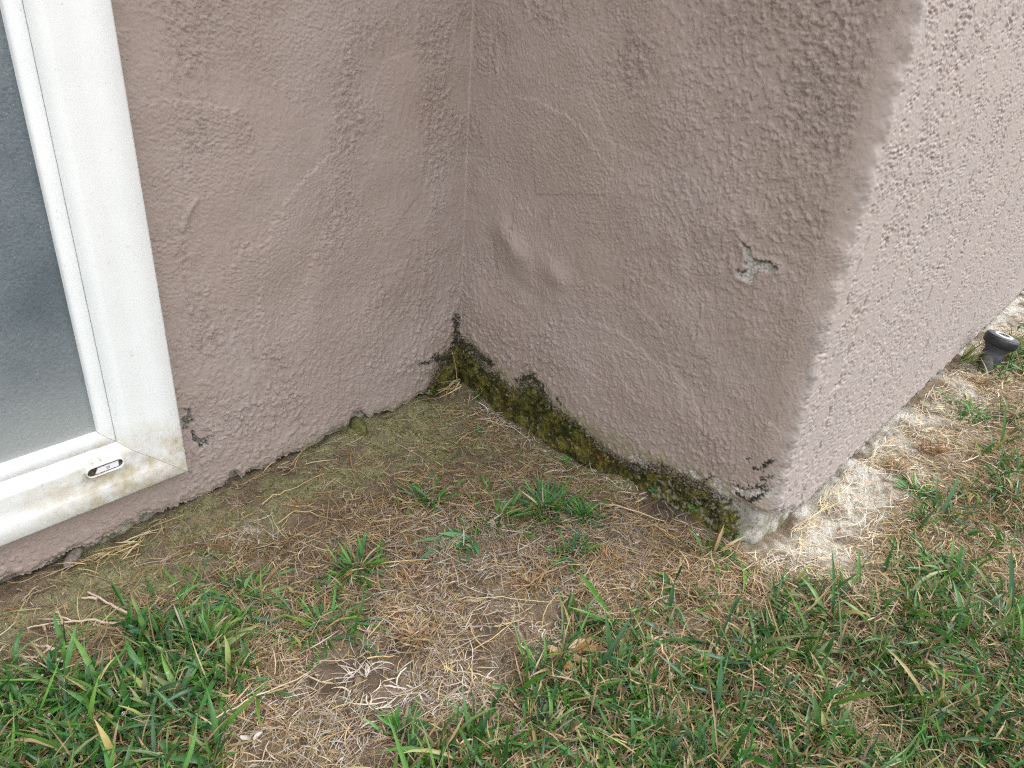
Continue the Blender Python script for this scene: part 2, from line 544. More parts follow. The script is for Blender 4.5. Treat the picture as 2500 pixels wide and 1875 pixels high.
ST = 0.00105
KW = 0.00145 / ST
cols_x, cols_y, nrm_x, nrm_y = [], [], [], []
xl = axis(0.02, XR - RI, ST, X_START, XR - RI, 1.12)
xl = xl[xl <= XR - RI]
for x in xl:
    cols_x.append(x); cols_y.append(YL); nrm_x.append(0); nrm_y.append(-1)
for a in np.linspace(0, math.pi / 2, 11)[1:-1]:
    cols_x.append(XR - RI + RI * math.sin(a)); cols_y.append(YL - RI + RI * math.cos(a)); nrm_x.append(-math.sin(a)); nrm_y.append(-math.cos(a))
for y in np.arange(YL - RI, YS + RO, -ST):
    cols_x.append(XR); cols_y.append(y); nrm_x.append(-1); nrm_y.append(0)
bx, by, B1 = XR, YS + RO, math.radians(34)
for b in np.concatenate([np.linspace(0, B1, 26), np.linspace(B1, math.pi / 2, 17)[1:]]):
    if b > 0:
        x_ = XR + R1 * (1 - math.cos(min(b, B1))) + (R2 * (math.cos(B1) - math.cos(b)) if b > B1 else 0)
        y_ = YS + RO - R1 * math.sin(min(b, B1)) - (R2 * (math.sin(b) - math.sin(B1)) if b > B1 else 0)
    else:
        x_, y_ = XR, YS + RO
    cols_x.append(x_); cols_y.append(y_); nrm_x.append(-math.cos(b)); nrm_y.append(-math.sin(b))
YS_END = cols_y[-1]
x, s = cols_x[-1], ST
while x < X_END:
    s = ST * (1 + max(0, x - 0.85) * 1.6) if x < 2.3 else s * 1.06
    x += s
    cols_x.append(x); cols_y.append(YS_END); nrm_x.append(0); nrm_y.append(-1)
cols_x, cols_y, nrm_x, nrm_y = map(np.array, (cols_x, cols_y, nrm_x, nrm_y))
S = np.concatenate([[0], np.cumsum(np.hypot(np.diff(cols_x), np.diff(cols_y)))])
is_L = (nrm_y < -0.5) & (cols_x < XR)
is_R = (nrm_x < -0.5)
is_F = (cols_x > XR) & (nrm_y < -0.01)
front_w = np.where(cols_x > XR, np.clip(-nrm_y, 0, 1), 0.0)      # 0 on the side, 1 on the front
zr = list(np.arange(-0.004, 0.66, ST)); s = ST
while zr[-1] < WALL_TOP:
    s *= 1.035; zr.append(zr[-1] + s)
zr = np.array(zr)
nr, nc = len(zr), len(S)
XX, YY = np.broadcast_to(cols_x, (nr, nc)), np.broadcast_to(cols_y, (nr, nc))
SS, ZZ = np.meshgrid(S, zr)
U, V = SS / ST, ZZ / ST + 64
NZ, NX = 1024, 2048
N = lambda lam, seed, **k: samp(fnoise(NZ, NX, lam * KW, seed, **k), U, V)
LP = lambda lam, seed: samp(lowpass(NZ, NX, lam * KW, seed), U, V)
L_ = np.broadcast_to(is_L, (nr, nc)); R_ = np.broadcast_to(is_R, (nr, nc)); F_ = np.broadcast_to(front_w, (nr, nc))

JAG = N(9, 25) + 0.6 * N(3.5, 26)
# how rough the float left the plaster: by place
rough = 0.36 + 0.42 * LP(34, 21) + 0.20 * N(30, 22, stretch=0.35)


def lx(px, py): return on_left(*D(px, py))


def rx(px, py): return on_right(*D(px, py))


def add_zone(mask2d, pts, rad, amt):
    global rough
    for a, b in zip(pts[:-1], pts[1:]):
        d = segdist(mask2d[0], ZZ, a, b)
        rough = rough + np.where(mask2d[1], amt * np.exp(-(d / rad) ** 2), 0)


ML, MR = (XX, L_), (YY, R_)
add_zone(ML, [lx(760, 20), lx(740, 300), lx(720, 480), lx(680, 640)], 0.022, 0.75)
add_zone(ML, [lx(960, 60), lx(950, 300), lx(930, 560)], 0.014, 0.5)
add_zone(ML, [lx(400, 20), lx(430, 300), lx(400, 560), lx(450, 780)], 0.016, 0.5)
add_zone(ML, [lx(600, 800), lx(760, 730), lx(640, 880)], 0.03, 0.5)
add_zone(ML, [lx(560, 200), lx(600, 330), lx(560, 420)], 0.035, -0.6)
add_zone(ML, [lx(880, 150), lx(850, 330), lx(830, 430)], 0.016, -0.9)
add_zone(MR, [rx(1640, 20), rx(1760, 150), rx(1850, 320)], 0.035, 0.7)
add_zone(MR, [rx(1400, 130), rx(1370, 280), rx(1420, 420), rx(1400, 600)], 0.015, 0.5)
add_zone(MR, [rx(1780, 520), rx(1760, 700), rx(1650, 760), rx(1400, 700)], 0.02, 0.45)
add_zone(MR, [rx(1180, 400), rx(1260, 250)], 0.028, -0.6)
add_zone(MR, [rx(1500, 420), rx(1600, 480)], 0.03, -0.4)
add_zone(MR, [rx(1300, 860), rx(1420, 900)], 0.03, -0.9)
passes = np.zeros_like(ZZ)
pg_ = np.random.default_rng(77)
n1d = fnoise(512, 512, 4.5, 78, band=0.7, stretch=0.12)
WALLC = np.where(L_, XX - 0.02, 0.70 + (YL - YY))                     # running coordinate over both shaded walls
for k in range(46):
    cc_, cz_ = pg_.uniform(-0.02, 1.22), pg_.uniform(0.03, 0.62)
    if 0.60 < cc_ < 0.76: cc_ += 0.16
    th = math.radians(pg_.choice([-18, -35, 62, 80, 8]) + pg_.normal(0, 9))
    Lh, Wh = pg_.uniform(.05, .12), pg_.uniform(.022, .048)
    du, dv = WALLC - cc_, ZZ - cz_
    uu, vv = du * math.cos(th) + dv * math.sin(th), -du * math.sin(th) + dv * math.cos(th)
    vv = vv + 3.2 * uu * uu * pg_.choice([-1, 1])                     # the arm swings in an arc
    jag = 0.0035 * JAG
    ins_ = sstep(0.0012, -0.0008, np.abs(uu) + jag - Lh) * sstep(0.0010, -0.0006, np.abs(vv) + 0.5 * jag - Wh) * (L_ | R_)
    ins_ = np.where((cc_ < 0.68) == (WALLC < 0.68), ins_, 0)
    hgt = pg_.uniform(.0005, .0012) * (0.5 + 0.5 * vv / Wh) + 0.00030 * samp(n1d, uu / ST * 1.0 + k * 37, vv / ST + k * 91)
    passes = passes * (1 - ins_) + hgt * ins_
    rough = rough * (1 - ins_ * pg_.uniform(.45, .9))
rough = np.clip(rough, 0.04, 1.25)
fr_rough = sstep(-0.9, 1.1, LP(22, 23) + 0.5 * N(16, 24))
rough = rough * (1 - F_) + (0.35 + 0.75 * fr_rough) * F_

F2 = sstep(0.86, 1.0, F_)
ARC = 1 - 0.6 * sstep(0.02, 0.3, F_) * (1 - F2) - 0.25 * np.exp(-((YY - YS - RO) / 0.02) ** 2) * R_
SF = lambda mm, cover, seed: samp(splat(NZ, NX, mm * 0.001 / ST, cover, seed), U * 0.42, V)       # drawn out along the wall
SP = lambda mm, cover, seed: samp(splat(NZ, NX, mm * 0.001 / ST, cover, seed), U, V)
g0 = N(2.3, 31, band=0.5)
grain = 0.8 * SP(1.25, .40, 131) + 0.25 * g0
lump = SP(2.3, .34, 132) + 0.35 * SP(3.6, .16, 133)
flake_n = N(16, 33, band=0.6, stretch=0.7) + 0.5 * N(6, 34) + 0.2 * N(2.5, 30)
flake = sstep(0.50, 0.56, flake_n)
strokeA = N(4.0, 35, band=0.55, stretch=0.09, ang=math.radians(-14))
strokeB = N(4.0, 36, band=0.55, stretch=0.09, ang=math.radians(-40))
sel = sstep(-0.4, 0.4, LP(40, 37))
stroke = strokeA * sel + strokeB * (1 - sel)
edge_w = np.exp(-((YY - YS) / 0.012) ** 2 - ((XX - XR - 0.012) / 0.012) ** 2)         # arris knocked about
und = (LP(46, 38) * 0.0007 + N(70, 39) * 0.0003) * (1 - 0.9 * F_)
low_w = sstep(0.28, 0.05, ZZ)
und = und + edge_w * (0.0008 * N(30, 49) + 0.00015 * N(8, 50))
hi_r = np.where(R_, sstep(0.16, 0.36, ZZ) * sstep(0.50, 0.32, YY), 0)          # crusty upper outer part of the side wall
rr = np.clip(rough, 0, 1.3) ** 1.3
off = passes + und + rr * (0.00095 * grain + 0.00062 * lump) * (1 - 0.75 * F2) * ARC + (0.00012 * g0 + 0.00022 * stroke * sstep(-.2, .9, LP(26, 29))) * np.clip(1.25 - rough, 0.12, 1) * (1 - F_)
off = off + flake * ARC * (0.0003 + 0.0012 * np.maximum(low_w * np.clip(rough + 0.3, 0, 1), 0.55 * hi_r)) * (1 - 0.8 * F_)
# small air holes in the smooth plaster
pit = N(3.0, 41, band=0.3)
off = off - sstep(2.6, 2.9, pit) * 0.0016 * (1 - 0.6 * F_)
# the front wall: fine sharp dash with small dark pits and broken vertical drip grooves
shelf = N(2.6, 42, band=0.45, stretch=0.7)
off = off + F2 * (0.00010 * shelf + 0.00105 * rough * SF(1.0, .32, 134) - 0.0026 * SF(0.9, .17, 135) * sstep(-.2, 1.0, LP(12, 46) + .5 * N(14, 47) + 1.2 * fr_rough - .5))
for gxp, dp in ((0.735, .0016), (0.79, .003), (0.865, .0015), (0.93, .0034), (0.985, .0016), (1.06, .0034), (1.15, .003), (1.24, .0016), (1.32, .0034), (1.43, .002), (1.54, .0034), (1.68, .003), (1.85, .003), (2.05, .003)):
    wob = 0.004 * samp(lowpass(NZ, NX, 30 * KW, 43), V * 0 + gxp * 900, V)
    dash = sstep(-0.1, 0.5, samp(fnoise(NZ, NX, 14 * KW, 44, band=0.6), V * 0 + gxp * 3000, V)) * sstep(0.55, 0.25, ZZ)
    off = off - F_ * dash * dp * 1.4 * np.exp(-(((XX - gxp - wob - 0.02 * ZZ) / (0.0016 + 0.0006 * gxp)) ** 2))


def ridge(mask, a, b, w, h, side=0.0):
    global off
    d = segdist(mask[0], ZZ, a, b)
    off = off + np.where(mask[1], h * np.exp(-(d / w) ** 2), 0)


ridge(MR, rx(1092, 500), rx(1122, 548), 0.0150, 0.0044)
ridge(MR, rx(1196, 586), rx(1206, 600), 0.0135, 0.0042)
ridge(MR, rx(1155, 560), rx(1160, 600), 0.008, -0.0012)
ridge(MR, rx(1100, 600), rx(1150, 640), 0.013, -0.0016)
ridge(MR, rx(1060, 520), rx(1062, 560), 0.010, -0.0014)
ridge(MR, rx(1455, 520), rx(1470, 600), 0.012, 0.0016)
ridge(MR, rx(1480, 625), rx(1540, 625), 0.010, -0.0012)
ridge(MR, rx(1540, 500), rx(1620, 470), 0.014, 0.0016)
pl = np.where(R_, inpoly(YY, ZZ, [rx(*q) for q in ((1150, 300), (1275, 195), (1330, 330), (1310, 420), (1155, 420))]), False)      # one float pass standing a hair proud
off = off + pl * 0.0006
pl = np.where(R_, inpoly(YY, ZZ, [rx(*q) for q in ((1190, 760), (1300, 740), (1470, 800), (1480, 960), (1380, 960), (1230, 860))]), False)
off = off + pl * 0.0005
pl = np.where(L_, inpoly(XX + 0.0015 * N(6, 48), ZZ, [lx(*q) for q in ((835, 130), (900, 110), (935, 230), (905, 420), (830, 520), (770, 430), (830, 290), (800, 210))]), False)
off = off + pl * 0.0005
ridge(ML, lx(425, 430), lx(412, 448), 0.0022, 0.0014)
ridge(ML, lx(408, 455), lx(392, 498), 0.0030, 0.0016)
# the base of the outside corner flares
corner_w = np.exp(-((SS - S[np.argmin(np.abs(cols_x - (XR + 0.008)) + 9 * (nrm_y > -0.1) + 9 * (cols_x < XR))]) / 0.05) ** 2)
off = off + corner_w * 0.003 * sstep(0.13, 0.04, ZZ)
# side wall, thinned by damp towards its foot
off = off - np.where(R_, 0.006 * sstep(0.06, 0.0, ZZ) * sstep(YS + 0.03, YS + 0.08, YY), 0)

# masks: mould and dark chip edge, bare concrete, greenish film
hf = N(2.2, 51, band=0.45); mf = N(8, 52, band=0.9); lf = N(18, 53, band=0.8)
MOSS_Y = np.array([.20, .232, .242, .253, .27, .296, .33, .355, .375, .392, .42, .448, .48, .511, .54, .562, .585, .602, .619, .64, .665, .70])
MOSS_Z = np.array([-.02, -.016, .000, .022, .044, .050, .049, .048, .036, .028, .026, .032, .046, .052, .064, .076, .050, .046, .058, .054, .072, .085])
mtop = np.interp(YY, MOSS_Y, MOSS_Z)
mtop = np.where(L_, np.interp(XX, [.615, .635, .65, .665, XR], [-.02, .030, .050, .066, .085]), mtop)
mtop = np.where(F_ > 0.2, -0.02, mtop)
above = ZZ - mtop
mold_dark = sstep(0.016, 0.002, above + 0.007 * mf + 0.004 * lf) * sstep(-0.3, 0.9, hf + 0.6 * mf + 0.8 * sstep(0.01, -0.004, above))
mold_dark = mold_dark * np.where(R_ & (YY < 0.53), sstep(0.010, -0.004, above), 1)


def spot(mask, pts, w, noise_amp=0.5):
    m = np.full_like(ZZ, -9.0)
    for a, b in zip(pts[:-1], pts[1:]):
        d = segdist(mask[0], ZZ, a, b)
        m = np.maximum(m, 1.4 - d / w)
    return np.where(mask[1], sstep(0.15, 0.8, m - 0.15 + noise_amp * (0.7 * hf + 0.6 * mf + 0.4 * lf) * (m > -0.8)), 0)


mold_dark = np.maximum(mold_dark, spot(ML, [lx(985, 690), lx(984, 735), lx(975, 770), lx(940, 775)], .009))
mold_dark = np.maximum(mold_dark, spot(MR, [rx(995, 735), rx(1030, 760), rx(1060, 785)], .008))
mold_dark = np.maximum(mold_dark, spot(ML, [lx(905, 785), lx(925, 782)], .003))
mold_dark = np.maximum(mold_dark, spot(MR, [rx(1120, 825), rx(1150, 812), rx(1175, 845)], .007))
mold_dark = np.maximum(mold_dark, spot(MR, [rx(1205, 860), rx(1212, 872)], .0025))
src4 = lambda X, Y: on_right(1400 + X * 600 / 2212, 1000 + Y * 450 / 1659)
M_OUT = (YY, R_ | ((F_ > 0) & (F_ < 0.5)))
for p in ([(1640, 530), (1700, 545), (1730, 490), (1775, 470)], [(1770, 600), (1700, 640), (1710, 730)], [(1460, 665), (1540, 720), (1700, 690)], [(1480, 760), (1600, 815), (1690, 780)], [(1250, 600), (1150, 660), (1080, 690)], [(1560, 440), (1580, 455)]):
    mold_dark = np.maximum(mold_dark, spot(M_OUT, [src4(*q) for q in p], .0021, 1.0))
conc = np.zeros_like(ZZ)
for p, w in (([(1480, 720), (1680, 760)], .006), ([(1760, 760), (1840, 700)], .007), ([(1290, 640), (1350, 740)], .007), ([(540, 430), (660, 500)], .006), ([(1000, 550), (1140, 590)], .004), ([(1560, 450), (1575, 455)], .003),
             ([(1450, 900), (1600, 930)], .006), ([(1280, 760), (1420, 840)], .006)):
    conc = np.maximum(conc, spot(M_OUT, [src4(*q) for q in p], w, 0.7))
src5 = lambda X, Y: on_right(1700 + X * 400 / 2212, 500 + Y * 300 / 1659)
CHIP = [src5(*q) for q in [(600, 490), (650, 505), (735, 570), (775, 720), (860, 745), (1000, 758), (1040, 820), (1110, 835), (1100, 885), (960, 915), (930, 865), (840, 870), (800, 950), (770, 1030), (680, 1040), (560, 960), (545, 880), (578, 850), (630, 900), (700, 850), (650, 790), (690, 740), (665, 640), (668, 580)]]
chip = np.where(R_, inpoly(YY + 0.0005 * hf, ZZ + 0.0005 * mf, CHIP), False)
src2 = lambda X, Y: on_left(X * 700 / 2212, 900 + Y * 525 / 1659)
CH2 = [[(1420, 310), (1475, 315), (1475, 385), (1505, 400), (1470, 440), (1440, 480), (1412, 470), (1405, 380), (1440, 370), (1450, 340)],
       [(1480, 475), (1500, 480), (1525, 545), (1560, 545), (1625, 512), (1640, 525), (1600, 570), (1612, 590), (1545, 622), (1530, 570), (1490, 560)]]
chip2 = np.zeros_like(chip)
for poly in CH2:
    chip2 |= np.where(L_, inpoly(XX + 0.0006 * hf, ZZ + 0.0006 * mf, [src2(*q) for q in poly]), False)
off = off - np.where(chip, 0.0036 + 0.0006 * hf, 0) - np.where(chip2, 0.004, 0)
near_chip = np.where(R_, sum(np.exp(-(segdist(YY, ZZ, a, b) / 0.004) ** 2) for a, b in zip(CHIP, CHIP[1:] + CHIP[:1])), 0)
off = off + np.clip(near_chip, 0, 1) * 0.0011 * (~chip)
# dark band painted inside the upper edge of the side wall chip
up_k = 3
rim = chip & ~np.roll(chip, -up_k, 0)
mold_dark = np.maximum(mold_dark, np.where(rim, np.clip(0.65 + 0.25 * hf, 0, 0.9), 0))
mold_dark = np.maximum(mold_dark, np.where(chip2, np.clip(0.6 + 0.3 * hf + 0.25 * mf, 0, 0.95), 0)); conc = np.maximum(conc, np.where(chip, 1.0, 0)); conc = np.maximum(conc, np.where(chip2, 0.8, 0))
off = off - 0.0012 * conc * (~chip) * (~chip2) - 0.0006 * mold_dark * hf
foot = np.where(L_, sstep(0.030, 0.0, ZZ - 0.006 + 0.006 * lf) * sstep(0.15, 0.6, XX + 0.12 * lf) * 0.7, 0)
foot = np.maximum(foot, np.where(R_ | (L_ & (XX > 0.60)), sstep(0.022, 0.0, above + 0.008 * lf + 0.004 * mf) * 0.75, 0))
foot = np.maximum(foot, np.where(M_OUT[1], sstep(0.02, 0.0, ZZ - 0.046 + 0.004 * lf) * 0.45, 0))
conc = np.maximum(conc, F_ * sstep(0.030, 0.004, ZZ + 0.010 * lf + 0.004 * mf) * 0.7)

# ragged bottom edge of the stucco
zb = np.full(nc, 0.006)
zb = np.where(is_L, np.interp(cols_x, [0, .33, .47, .65], [.002, .006, .012, .016]), zb)
zb = np.where(is_R, np.interp(cols_y, MOSS_Y, MOSS_Z) - 0.016, zb)
zb = np.where(is_R & (cols_y < 0.275), np.interp(cols_y, [.232, .262, .275], [.048, .046, .036]), zb)
zb = np.where(is_F, np.interp(cols_x, [XR, .715, .735, .765, .80, 9], [.048, .046, .037, .022, .009, .007]), zb)
e1 = samp(fnoise(64, NX, 7 * KW, 61), S / ST, S * 0); e2 = samp(fnoise(64, NX, 30 * KW, 62), S / ST, S * 0); e3 = samp(fnoise(64, NX, 3.5 * KW, 63), S / ST, S * 0)
zb = zb + 0.0006 * e1 + 0.0022 * e2 + 0.0003 * e3
src7 = lambda X, Y: on_left(400 + X * 700 / 2212, 900 + Y * 525 / 1659)
for (a, b, hgt) in (((498, 890), (600, 890), .010), ((1410, 370), (1600, 340), .014), ((1270, 480), (1420, 450), .006)):
    xa, xb = src7(*a)[0], src7(*b)[0]
    w = np.clip(1 - np.abs((cols_x - (xa + xb) / 2) / ((xb - xa) / 2)) ** 3, 0, 1)
    zb = zb + np.where(is_L, hgt * w, 0)
xa, xb = on_left(335, 1262)[0], on_left(415, 1245)[0]
zb = zb + np.where(is_L & (cols_x > xa) & (cols_x < xb), 0.006, 0)
under = ZZ < zb[None, :]
off_e = np.where(under, off - np.minimum((zb[None, :] - ZZ) * 3.0, 0.016), off)
# edge rolls back a little
off_e = off_e - 0.0025 * sstep(0.007, 0.0, ZZ - zb[None, :]) * (~under)
Zf = np.maximum(ZZ, zb[None, :] + 0.0 * ZZ)
WV = np.stack([XX + nrm_x[None, :] * off_e, YY + nrm_y[None, :] * off_e, Zf], -1)

# window opening: drop the faces behind the glass
FR_Y = 0.680                               # front face of the white frame
fo = on_left(*D(410, 1020), FR_Y); WX, WZ = fo[0], fo[1]      # lower right outer corner of the frame
W_LEFT, W_TOP = WX - 1.10, WZ + 1.05
q = grid_quads(nr, nc)
cen_c, cen_r = q[:, 0] % nc, q[:, 0] // nc
xc, zc = cols_x[cen_c], zr[cen_r]
open_ = is_L[cen_c] & (xc > W_LEFT + 0.03) & (xc < WX - 0.03) & (zc > WZ + 0.03) & (zc < W_TOP - 0.03)
deep = ZZ[cen_r, cen_c] < zb[cen_c] - 0.008
q = q[~open_ & ~deep]
q = q[:, ::-1]
wall = mesh_from('wall', WV.reshape(-1, 3), q, cols=np.stack([mold_dark, conc, foot], -1).reshape(-1, 3), attr='Mask', mat=M_STUCCO)
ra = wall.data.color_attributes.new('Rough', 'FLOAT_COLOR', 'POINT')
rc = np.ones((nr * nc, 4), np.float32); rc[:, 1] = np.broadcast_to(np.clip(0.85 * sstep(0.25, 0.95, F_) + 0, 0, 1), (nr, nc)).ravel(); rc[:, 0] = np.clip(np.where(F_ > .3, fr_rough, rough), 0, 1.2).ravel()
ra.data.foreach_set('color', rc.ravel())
child(wall, house)

# plain back walls and flat roof so the house stands as a volume
YB = 6.0
bv = np.array([(X_END, YS, 0), (X_END, YB, 0), (X_START, YB, 0), (X_START, YL, 0)], float)
bv = np.concatenate([bv - [0, 0, 0.05], bv + [0, 0, WALL_TOP]])
back = mesh_from('back_wall', bv, [(0, 1, 5, 4), (1, 2, 6, 5), (2, 3, 7, 6)], mat=M_STUCCO, smooth=False)
child(back, house)
foot_p = [(X_START, YL + .004), (XR + .004, YL + .004), (XR + .004, YS + .004), (X_END - .01, YS + .004), (X_END - .01, YB - .01), (X_START + .01, YB - .01)]
rv = [(x, y, WALL_TOP - 0.02) for x, y in foot_p] + [(x, y, WALL_TOP + 0.06) for x, y in foot_p]
rme = bpy.data.meshes.new('roof')
rme.from_pydata(rv, [], [tuple(range(5, -1, -1)), tuple(range(6, 12))] + [(i, (i + 1) % 6, 6 + (i + 1) % 6, 6 + i) for i in range(6)])
rme.materials.append(M_CONC)
roof = bpy.data.objects.new('roof', rme); COL.objects.link(roof); child(roof, house)

# foundation behind the stucco's foot
f_n = fnoise(128, 2048, 12, 71); f_m = fnoise(128, 2048, 4, 72)
fx, fy, fnx, fny = [], [], [], []
XF, YF, YLF, RF = XR + 0.0115, YS + 0.012, YL + 0.012, 0.012
for x in axis(-0.1, XF, 0.0025, X_START, XF, 1.2):
    if x < XF: fx.append(x); fy.append(YLF); fnx.append(0); fny.append(-1)
for y in np.arange(YLF, YF + RF, -0.0025): fx.append(XF); fy.append(y); fnx.append(-1); fny.append(0)
for b in np.linspace(0, math.pi / 2, 9): fx.append(XF + RF - RF * math.cos(b)); fy.append(YF + RF - RF * math.sin(b)); fnx.append(-math.cos(b)); fny.append(-math.sin(b))
for x in axis(XF + RF + .002, 1.6, 0.003, XF + RF + .002, X_END - .02, 1.15):
    if XF + RF < x < X_END: fx.append(x); fy.append(YF); fnx.append(0); fny.append(-1)
fx, fy, fnx, fny = map(np.array, (fx, fy, fnx, fny))
fs = np.concatenate([[0], np.cumsum(np.hypot(np.diff(fx), np.diff(fy)))])
fz = np.arange(-0.06, 0.105, 0.0025)
FS, FZ = np.meshgrid(fs, fz)
fo_ = 0.0006 * samp(f_n, FS / .0025, FZ / .0025) + 0.0004 * samp(f_m, FS / .0025, FZ / .0025)
fo_ = fo_ + 0.003 * sstep(0.02, -0.01, FZ) * (np.broadcast_to(fx, FS.shape) > XF - 0.001)
fv = np.stack([fx[None, :] + fnx[None, :] * fo_, fy[None, :] + fny[None, :] * fo_, FZ], -1)
fnd = mesh_from('foundation', fv.reshape(-1, 3), grid_quads(len(fz), len(fs))[:, ::-1], mat=M_CONC)
child(fnd, house)

# ------------------------------------------------------------------ window
win = empty('window', (WX, FR_Y, WZ))
bpy.context.view_layer.update()
child(win, house)
bpy.context.view_layer.update()
gl = on_left(*D(210, 933), YL - 0.006)
sh = on_left(*D(250, 950), YL - 0.012)
d_glass = WX - gl[0]


def mitred(name, profile, mat, parent, gap=0.00018):
    """four mitred members of one frame; profile = list of (distance inward from the outer edge, y)"""
    vs, fs_ = [], []
    cor = [(W_LEFT, WZ, 1, 1), (WX, WZ, -1, 1), (WX, W_TOP, -1, -1), (W_LEFT, W_TOP, 1, -1)]
    npf = len(profile)
    for k in range(4):
        (xa, za, sxa, sza), (xb, zb_, sxb, szb) = cor[k], cor[(k + 1) % 4]
        b0 = len(vs)
        horiz = k % 2 == 0
        for (xe, ze, sx, sz, sg) in ((xa, za, sxa, sza, 1), (xb, zb_, sxb, szb, -1)):
            for d, y in profile:
                x_, z_ = xe + sx * d, ze + sz * d
                if horiz: x_ += sg * gap
                else: z_ += sg * gap * (1 if k == 1 else -1)
                vs.append((x_, y, z_))
        for i in range(npf - 1):
            fs_.append((b0 + i, b0 + i + 1, b0 + npf + i + 1, b0 + npf + i))
    o = mesh_from(name, vs, fs_, mat=mat, smooth=False)
    return child(o, parent)


dsl = 0.0520                                # where the fin turns into the sloped inner lip
d_sash = min(WX - sh[0], d_glass - 0.010)
frame = mitred('frame', [(0.0015, YL + 0.002), (0.0, FR_Y + 0.004), (0.0012, FR_Y + 0.001), (0.003, FR_Y), (0.020, FR_Y - 0.0006), (0.021, FR_Y - 0.0001), (0.036, FR_Y - 0.0012), (dsl - 0.0015, FR_Y - 0.0030), (dsl, FR_Y - 0.0028), (dsl + 0.0018, FR_Y - 0.0024),
                         (d_sash - 0.0004, YL - 0.0150), (d_sash - 0.0001, YL - 0.0105), (d_sash, YL + 0.004)], M_VINYL, win)
sash = mitred('sash', [(d_sash + 0.0003, YL + 0.004), (d_sash + 0.0003, YL - 0.0130), (d_sash + 0.0008, YL - 0.0135), (d_glass - 0.003, YL - 0.0115), (d_glass - 0.001, YL - 0.0105), (d_glass, YL - 0.008), (d_glass + 0.0005, YL + 0.004)], M_VINYL, win, 0.0002)
pg = 8
px_, pz_ = np.linspace(W_LEFT + d_glass - .004, WX - d_glass + .004, pg), np.linspace(WZ + d_glass - .004, W_TOP - d_glass + .004, pg)
PX, PZ = np.meshgrid(px_, pz_)
pane = mesh_from('pane', np.stack([PX, 0 * PX + YL - 0.004, PZ], -1).reshape(-1, 3), grid_quads(pg, pg)[:, ::-1], mat=M_GLASS)
child(pane, win)


def slab(verts2, y0, y1):
    n = len(verts2)
    vs = [(x, y0, z) for x, z in verts2] + [(x, y1, z) for x, z in verts2]
    fs_ = [tuple(range(n))] + [(i, n + i, n + (i + 1) % n, (i + 1) % n) for i in range(n)]
    return vs, fs_


def poly_obj(name, vs, fs_, mat, parent=None, smooth=False):
    me = bpy.data.meshes.new(name)
    me.from_pydata([tuple(map(float, v)) for v in vs], [], fs_)
    me.materials.append(mat)
    if smooth:
        for p in me.polygons: p.use_smooth = True
    me.update()
    o = bpy.data.objects.new(name, me); COL.objects.link(o)
    return child(o, parent) if parent else o


# drainage slot with its white flap in the bottom rail
sl, sr = on_left(*D(183, 1020), FR_Y), on_left(*D(262, 992), FR_Y)
sx0, sx1, szc = sl[0], sr[0], (sl[1] + sr[1]) / 2
ring, ins = [], []
for cxp, a0 in ((sx1 - .005, -90), (sx0 + .005, 90)):
    for k in range(9):
        a = math.radians(a0 + 180 * k / 8)
        ring.append((cxp + .0056 * math.cos(a), szc + .0056 * math.sin(a))); ins.append((cxp + .0047 * math.cos(a), szc + .0047 * math.sin(a)))
n_ = len(ring)
yf = FR_Y - 0.0062
bez = [(x, yf, z) for x, z in ins] + [(x, yf, z) for x, z in ring] + [(x, FR_Y + .001, z) for x, z in ring] + [(x, yf + 0.004, z) for x, z in ins]
bf = []
for i in range(n_):
    j = (i + 1) % n_
    bf += [(i, j, n_ + j, n_ + i), (n_ + i, n_ + j, 2 * n_ + j, 2 * n_ + i), (3 * n_ + i, 3 * n_ + j, j, i)]
vent = poly_obj('weep_vent', bez, bf, M_VINYL, win, True)
vs, fs_ = slab(ins, yf + 0.0026, yf + 0.003)
M_VENTDARK = mat_plain('dark_recess', (0.13, 0.10, 0.08), 0.9, 0.2, 0.7, 300)  # slot floor coloured dark brown
rec = poly_obj('vent_recess', vs, fs_, M_VENTDARK, win)
fl = [(sx0 + .0075, szc - .0030), (sx1 - .0050, szc - .0030), (sx1 - .0045, szc + .0026), (sx0 + .0105, szc + .0026)]
vs, fs_ = slab(fl, yf + 0.0012, yf + 0.0024)
flap = poly_obj('vent_flap', vs, fs_, M_FLAP, win)
cxD = (fl[0][0] + fl[1][0]) / 2 + .001
outer = [(-.0011, -.0015)] + [(.0002 + .0015 * math.sin(a), -.0015 * math.cos(a)) for a in np.linspace(0, math.pi, 9)] + [(-.0011, .0015)]
inner = [(x * .62, z * .62) for x, z in outer]
dv = [(cxD + x, yf + .0009, szc + z) for x, z in outer + inner]
nd = len(outer)
dfaces = [(i, (i + 1) % nd, nd + (i + 1) % nd, nd + i) for i in range(nd)]
dm = poly_obj('letter_mark', dv, dfaces, mat_plain('grey_mark', (0.22, 0.2, 0.22), 0.6), win)

